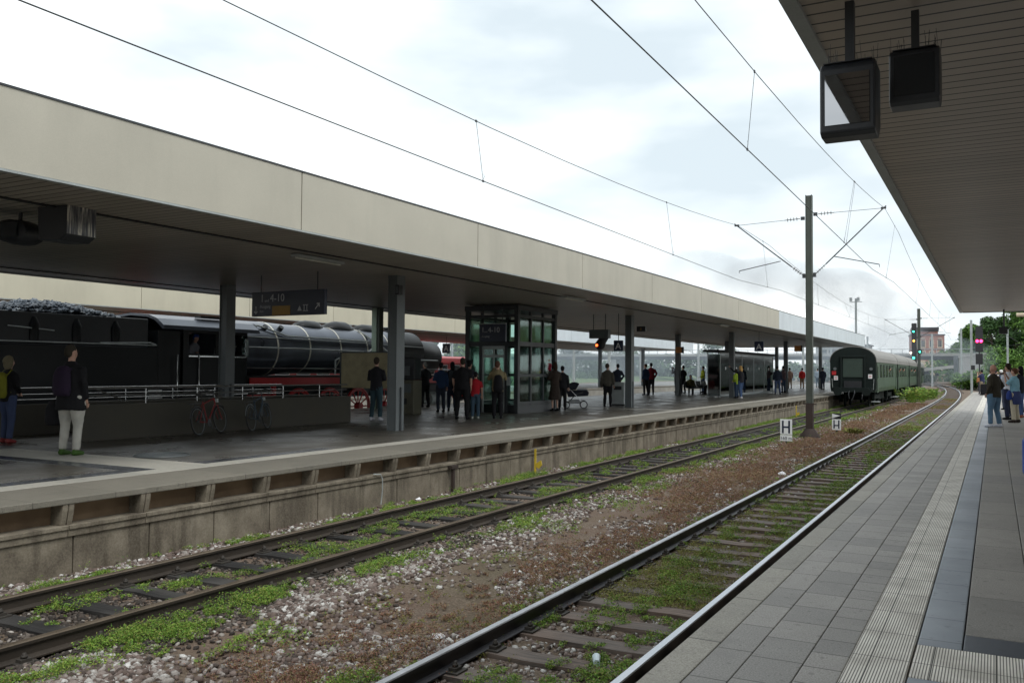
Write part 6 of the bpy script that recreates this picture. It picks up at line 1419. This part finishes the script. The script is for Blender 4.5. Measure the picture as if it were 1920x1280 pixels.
def stones(name, x, y, z, r, mat, label=None):
    n = len(x); sc = RNG.uniform(.50, 1.35, (n, 1, 3)); V = ICO[None]*sc; V *= RNG.uniform(.62, 1.25, (n, 12, 1))
    a, b_ = RNG.uniform(0, 6.28, n), RNG.uniform(0, 6.28, n); ca, sa, cb, sb_ = np.cos(a), np.sin(a), np.cos(b_), np.sin(b_)
    X_, Y_, Z_ = V[..., 0], V[..., 1], V[..., 2]
    X2 = X_*ca[:, None]-Y_*sa[:, None]; Y2 = X_*sa[:, None]+Y_*ca[:, None]; Y3 = Y2*cb[:, None]-Z_*sb_[:, None]; Z3 = Y2*sb_[:, None]+Z_*cb[:, None]
    V = np.stack([X2, Y3, Z3*.8], -1)*r[:, None, None]+np.stack([x, y, z], 1)[:, None]
    F = (ICOF[None]+(np.arange(n)*12)[:, None, None]).reshape(-1, 3)
    o = npmesh(name, V.reshape(-1, 3), F, mat, 3); return tag(o, kind='stuff')
def yden(n, y0, y1, p=1.6):
    """more stones near the camera"""
    u = RNG.random(n); a = 1-p; return (y0**a+u*(y1**a-y0**a))**(1/a)
# between the tracks: two pebble bands with soil showing between
xs, ys, rs, zs = [], [], [], []
def band(xc, w, n, y0, y1, thr, seed, rmul=1., dens=.5, lift=0.):
    y = yden(n, y0, y1); x = xc+RNG.normal(0, w, n); k = fbm(x, y, .8, seed)+fbm(x, y, 2.1, seed+5)*.5; keep = k > thr
    x, y = x[keep], y[keep]; r = (.017+.022*RNG.random(len(x))**1.6)*rmul*(1+np.maximum(0, y-12)*.010)
    xs.append(xcurve(x, y)); ys.append(y); rs.append(r); zs.append(gzn(x, y)+r*.30+lift)
band(-6.42, .25, 13500, 3.2, 75, -.22, 1, 1.12); band(-6.1, .25, 5000, 3.2, 50, .05, 2, 1.1)
band(-4.85, .30, 13500, 3.2, 50, -.06, 7, 1.0); band(-5.3, .5, 2500, 3.2, 60, .12, 11, 1.0)
band(-9.30, .17, 9000, 4.0, 70, -.34, 3, 1.1)
band(-4.3, .16, 4200, 3.2, 40, -.2, 17, 1.05)
# between the sleepers of the polished track, and gap to the platform
y = yden(15000, 3.5, 60); x = RNG.uniform(-4.25, -1.75, len(y)); k = fbm(x, y, .9, 31); ph = ((y-4.24)/.665) % 1; keep = (k > -.18) & (ph > .22) & (ph < .78); x, y = x[keep], y[keep]
r = .014+.018*RNG.random(len(x)); xs.append(xcurve(x, y)); ys.append(y); rs.append(r*(1+np.maximum(0, y-12)*.01)); zs.append(np.full(len(x), -.965)+r*.2)
stones('ballast_stones', np.concatenate(xs), np.concatenate(ys), np.concatenate(zs), np.concatenate(rs), M['stone'])
xs, ys, rs, zs = [], [], [], []
y = yden(13000, 4.3, 70); x = RNG.uniform(-9.2, -6.8, len(y)); k = fbm(x, y, .9, 51); keep = k > -.35; x, y = x[keep], y[keep]; r = .014+.02*RNG.random(len(x)); xs.append(xcurve(x, y)); ys.append(y); rs.append(r*(1+np.maximum(0, y-12)*.01)); zs.append(np.full(len(x), -.965)+r*.2)
y = yden(9000, 3.2, 50); x = -6.7+RNG.normal(0, .25, len(y)); xs.append(xcurve(x, y)); ys.append(y); r = .014+.018*RNG.random(len(x)); rs.append(r); zs.append(gzn(x, y)+r*.2)
stones('dark_ballast_stones', np.concatenate(xs), np.concatenate(ys), np.concatenate(zs), np.concatenate(rs), M['stonedark'])
n_ = 1500; u_ = RNG.random(n_); v_ = RNG.random(n_); cx_ = -1.0+2.15*v_; cy_ = 13.7+3.8*u_
cz_ = 3.70+.40*np.sin(np.pi*u_)**.8*(.35+.65*np.sin(np.pi*v_))+RNG.uniform(-.03, .07, n_)
cl_ = stones('coal_lumps', cx_, cy_-13, cz_, RNG.uniform(.04, .11, n_), M['coal']); cl_.parent = ten
# weeds: little upright sprigs made of leaf quads
def weeds(name, x, y, z, h, mat, leaf, per, seed, spread=.05):
    rg = np.random.default_rng(seed); n = len(x); X_ = np.repeat(x, per); Y_ = np.repeat(y, per); Z_ = np.repeat(z, per); Hh = np.repeat(h, per); m = n*per
    u = rg.random(m)**.8; a = rg.uniform(0, 6.28, m); q = spread*(.3+u)*rg.random(m)**.5*(Hh/.08)
    P_ = np.stack([X_+q*np.cos(a), Y_+q*np.sin(a), Z_+Hh*u], 1); nr = rg.normal(size=(m, 3))*.7; nr[:, 2] += .8; nr /= np.linalg.norm(nr, axis=1)[:, None]
    A = np.cross(nr, rg.normal(size=(m, 3))); A /= np.linalg.norm(A, axis=1)[:, None]; B = np.cross(nr, A); s = (leaf*(.6+.8*rg.random(m))*(1+np.maximum(0, Y_-10)*.035))[:, None]
    V = np.stack([P_-A*s, P_-B*s*.4, P_+A*s, P_+B*s*.4], 1).reshape(-1, 3); o = npmesh(name, V, np.arange(4*m).reshape(m, 4), mat, 4); return tag(o, kind='stuff')
def patch(n, xc, w, y0, y1, thr, seed, s=.55, uni=False, p=1.5):
    y = yden(n, y0, y1, p); x = RNG.uniform(xc-w, xc+w, n) if uni else xc+RNG.normal(0, w, n); k = fbm(x, y, s, seed)+.45*fbm(x, y, 2.6, seed+3)+.75*fbm(x, y, 6.5, seed+9); keep = k > thr; return x[keep], y[keep], k[keep]-thr
def mkw(name, parts, mat, leaf, per, seed, h0=.03, h1=.10, spread=.05, zf=None):
    X_ = np.concatenate([p[0] for p in parts]); Y_ = np.concatenate([p[1] for p in parts]); K_ = np.concatenate([p[2] for p in parts])
    h = h0+(h1-h0)*np.clip(K_*2.2, 0, 1)*RNG.uniform(.5, 1.1, len(X_)); Z_ = gzn(X_, Y_)+(zf or 0); weeds(name, xcurve(X_, Y_), Y_, Z_, h, mat, leaf, per, seed, spread)
# vivid green: along the platform wall, beside the rusty rails, tufts between sleepers
mkw('green_weeds', [patch(14000, -9.25, .18, 4.5, 90, .02, 61, 1.0, False, 1.3), patch(10000, -6.80, .18, 4.0, 70, .12, 62, 1.5, False, 1.3), patch(14000, -8.0, .5, 4.6, 80, .20, 63, 1.6, False, 1.3), patch(7000, -6.25, .40, 5, 60, .30, 67, 1.4)], M['leaf'], .010, 17, 1, .03, .12, .055, .02)
mkw('green_weeds', [patch(14000, -3.1, .55, 4, 60, .14, 71, 1.5, True), patch(5000, -1.80, .10, 3.6, 45, .02, 72, .9), patch(2500, -3.9, .12, 4, 40, .15, 73, 1), patch(2500, -4.3, .15, 4, 40, .32, 74, .9)], M['leaf'], .010, 16, 2, .03, .12, .055, .02)
# yellow-green mossy cover between the polished rails and beside
mkw('moss_cover', [patch(15000, -3.25, .62, 9, 95, -.02, 81, .45, True, 1.25), patch(4500, -4.35, .18, 4, 60, .02, 82), patch(3500, -6.9, .5, 20, 75, .05, 83), patch(3000, -9.25, .2, 22, 80, -.1, 85, .5, False, 1.2), patch(2600, -5.0, .5, 5, 50, .26, 86)], M['leafy'], .009, 13, 3, .015, .07, .06, .015)
# reddish ground cover between the tracks
mkw('red_ground_cover', [patch(15000, -4.85, .34, 5.0, 40, .04, 91, .4, False, 1.35), patch(12000, -5.35, .55, 16, 78, -.16, 92, .4, False, 1.2), patch(3000, -4.45, .2, 4, 30, .05, 93), patch(2500, -3.25, .6, 25, 90, .05, 94, .5, True, 1.2)], M['leafr'], .0095, 13, 4, .02, .10, .07, .012)
# litter
def crumple(x, y, z, s, mat, label, name='paper_litter', cat='litter', seed=0, flat=.5):
    rd = random.Random(seed); mb = MB(); V = ICO*np.array([s, s*.75, s*flat]); V = [(v[0]*rd.uniform(.6, 1.25), v[1]*rd.uniform(.6, 1.25), v[2]*rd.uniform(.6, 1.3)) for v in V]; mb.add(V, [tuple(f) for f in ICOF]); o = mb.build(name, mat); o.location = (x, y, z); return tag(o, label, cat, 'litter on the track bed')
crumple(-9.42, 13.7, -.86, .075, M['paper'], 'white crumpled litter by the platform wall near the rusty rail', seed=1); crumple(-9.38, 14.0, -.87, .06, M['leather'], 'dark scrap beside the white litter by the wall', seed=2)
crumple(-4.5, 6.9, -.90, .085, M['paper'], 'white crumpled paper in the gravel near the bottom centre', seed=3, flat=.35); crumple(-4.45, 21.6, -.88, .10, M['paper'], 'white crumpled bag left of the polished rail, farther up', seed=4, flat=.8)
crumple(-9.4, 17.6, -.88, .06, M['paper'], 'small white scrap in the weeds below the wall, left of the yellow marker', seed=5); crumple(-4.22, 11.4, -.89, .085, mk('pinkish_paper', (.6, .42, .38), .7), 'pinkish paper scrap beside the polished rail', seed=6, flat=.4)
crumple(-9.3, 37, -.88, .09, M['paper'], 'white scrap by the platform wall far up the rusty track', seed=8); crumple(-4.65, 11.3, -.88, .035, mk('purple_cap', (.12, .08, .35), .4), 'tiny purple bottle cap in the reddish plants', seed=9)
t = empty('drink_can', (-2.98, 7.0, -.93), R(24), 'crushed clear plastic cup lying between the sleepers at the bottom', 'cup', 'litter on the track bed'); mb = MB(); mb.tube([(0, -.075, .035), (0, .05, .035), (0, .08, .035)], [.028, .036, .038], 14); mb.build('cup', M['cuppl'] if 'cuppl' in M else mk('pale_cup', (.55, .66, .70), .25), t); t.name = 'plastic_cup'
# cables hanging on the platform wall
t = empty('wall_cable', (-9.63, 12.6, -.3), 0, 'pale thin pipe with a loop hanging on the platform wall', 'pipe'); mb = MB(); mb.tube([(0, 0, 0), (.02, .18, -.02), (.03, .22, -.10), (.02, .24, -.30), (.02, .20, -.55)], .010, 6); mb.build('pipe', M['steel_light'], t)
t = empty('rusty_post', (-9.62, 15.2, -.96), 0, 'short rusty post against the platform wall left of the yellow marker', 'post'); mb = MB(); mb.box(-.03, .03, -.03, .03, 0, .52); mb.box(-.05, .05, -.12, .12, .52, .58); mb.build('post', M['mastfoot'], t)

# ================================================================ smoke and haze
def smoke(name, label_blobs, dens, col, seed, scale):
    mb = MB(); [mb.ball(c, r, 16) for c, r in label_blobs]
    ob = remesh(mb, name, M['white'], None, .8 if name == 'smoke' else 2.5, 6); t = NT('smoke_volume'); t.n.remove(t.p)
    v = t.n.new('ShaderNodeVolumePrincipled'); v.inputs['Color'].default_value = (*col, 1); v.inputs['Anisotropy'].default_value = .2
    n1 = t.noise(scale, 5, .6); t.l.new(t.math('MULTIPLY', t.ramp(n1, [(.42, (0, 0, 0)), (.70, (1, 1, 1))]), dens), v.inputs['Density']); t.l.new(v.outputs[0], t.out.inputs['Volume'])
    ob.data.materials.clear(); ob.data.materials.append(t.m); tag(ob, kind='stuff'); return ob
if USE_SMOKE:
    smoke('smoke', [((-9.5, 120, 4.6), (2.0, 6, 1.6)), ((-11, 128, 6.6), (4, 9, 3.0)), ((-14, 132, 9.5), (5.5, 10, 3.6)), ((-19, 128, 12.5), (7, 10, 3.4)), ((-26, 118, 13.5), (8, 10, 3.0)), ((-33, 108, 14), (7, 9, 2.6))], .085, (.42, .45, .50), 1, .13)
    smoke('smoke_drift', [((-52, 135, 3.4), (56, 78, 6.5))], .013, (.70, .80, .90), 4, .05)
if USE_HAZE:
    hz = MB().box(-330, 260, -22, 900, -2.2, 40).build('haze', M['white']); t = NT('haze_volume'); t.n.remove(t.p); v = t.n.new('ShaderNodeVolumePrincipled')
    v.inputs['Color'].default_value = (.80, .90, 1.0, 1); v.inputs['Density'].default_value = HAZE_D; v.inputs['Anisotropy'].default_value = .0; t.l.new(v.outputs[0], t.out.inputs['Volume']); hz.data.materials.clear(); hz.data.materials.append(t.m); tag(hz, kind='stuff')
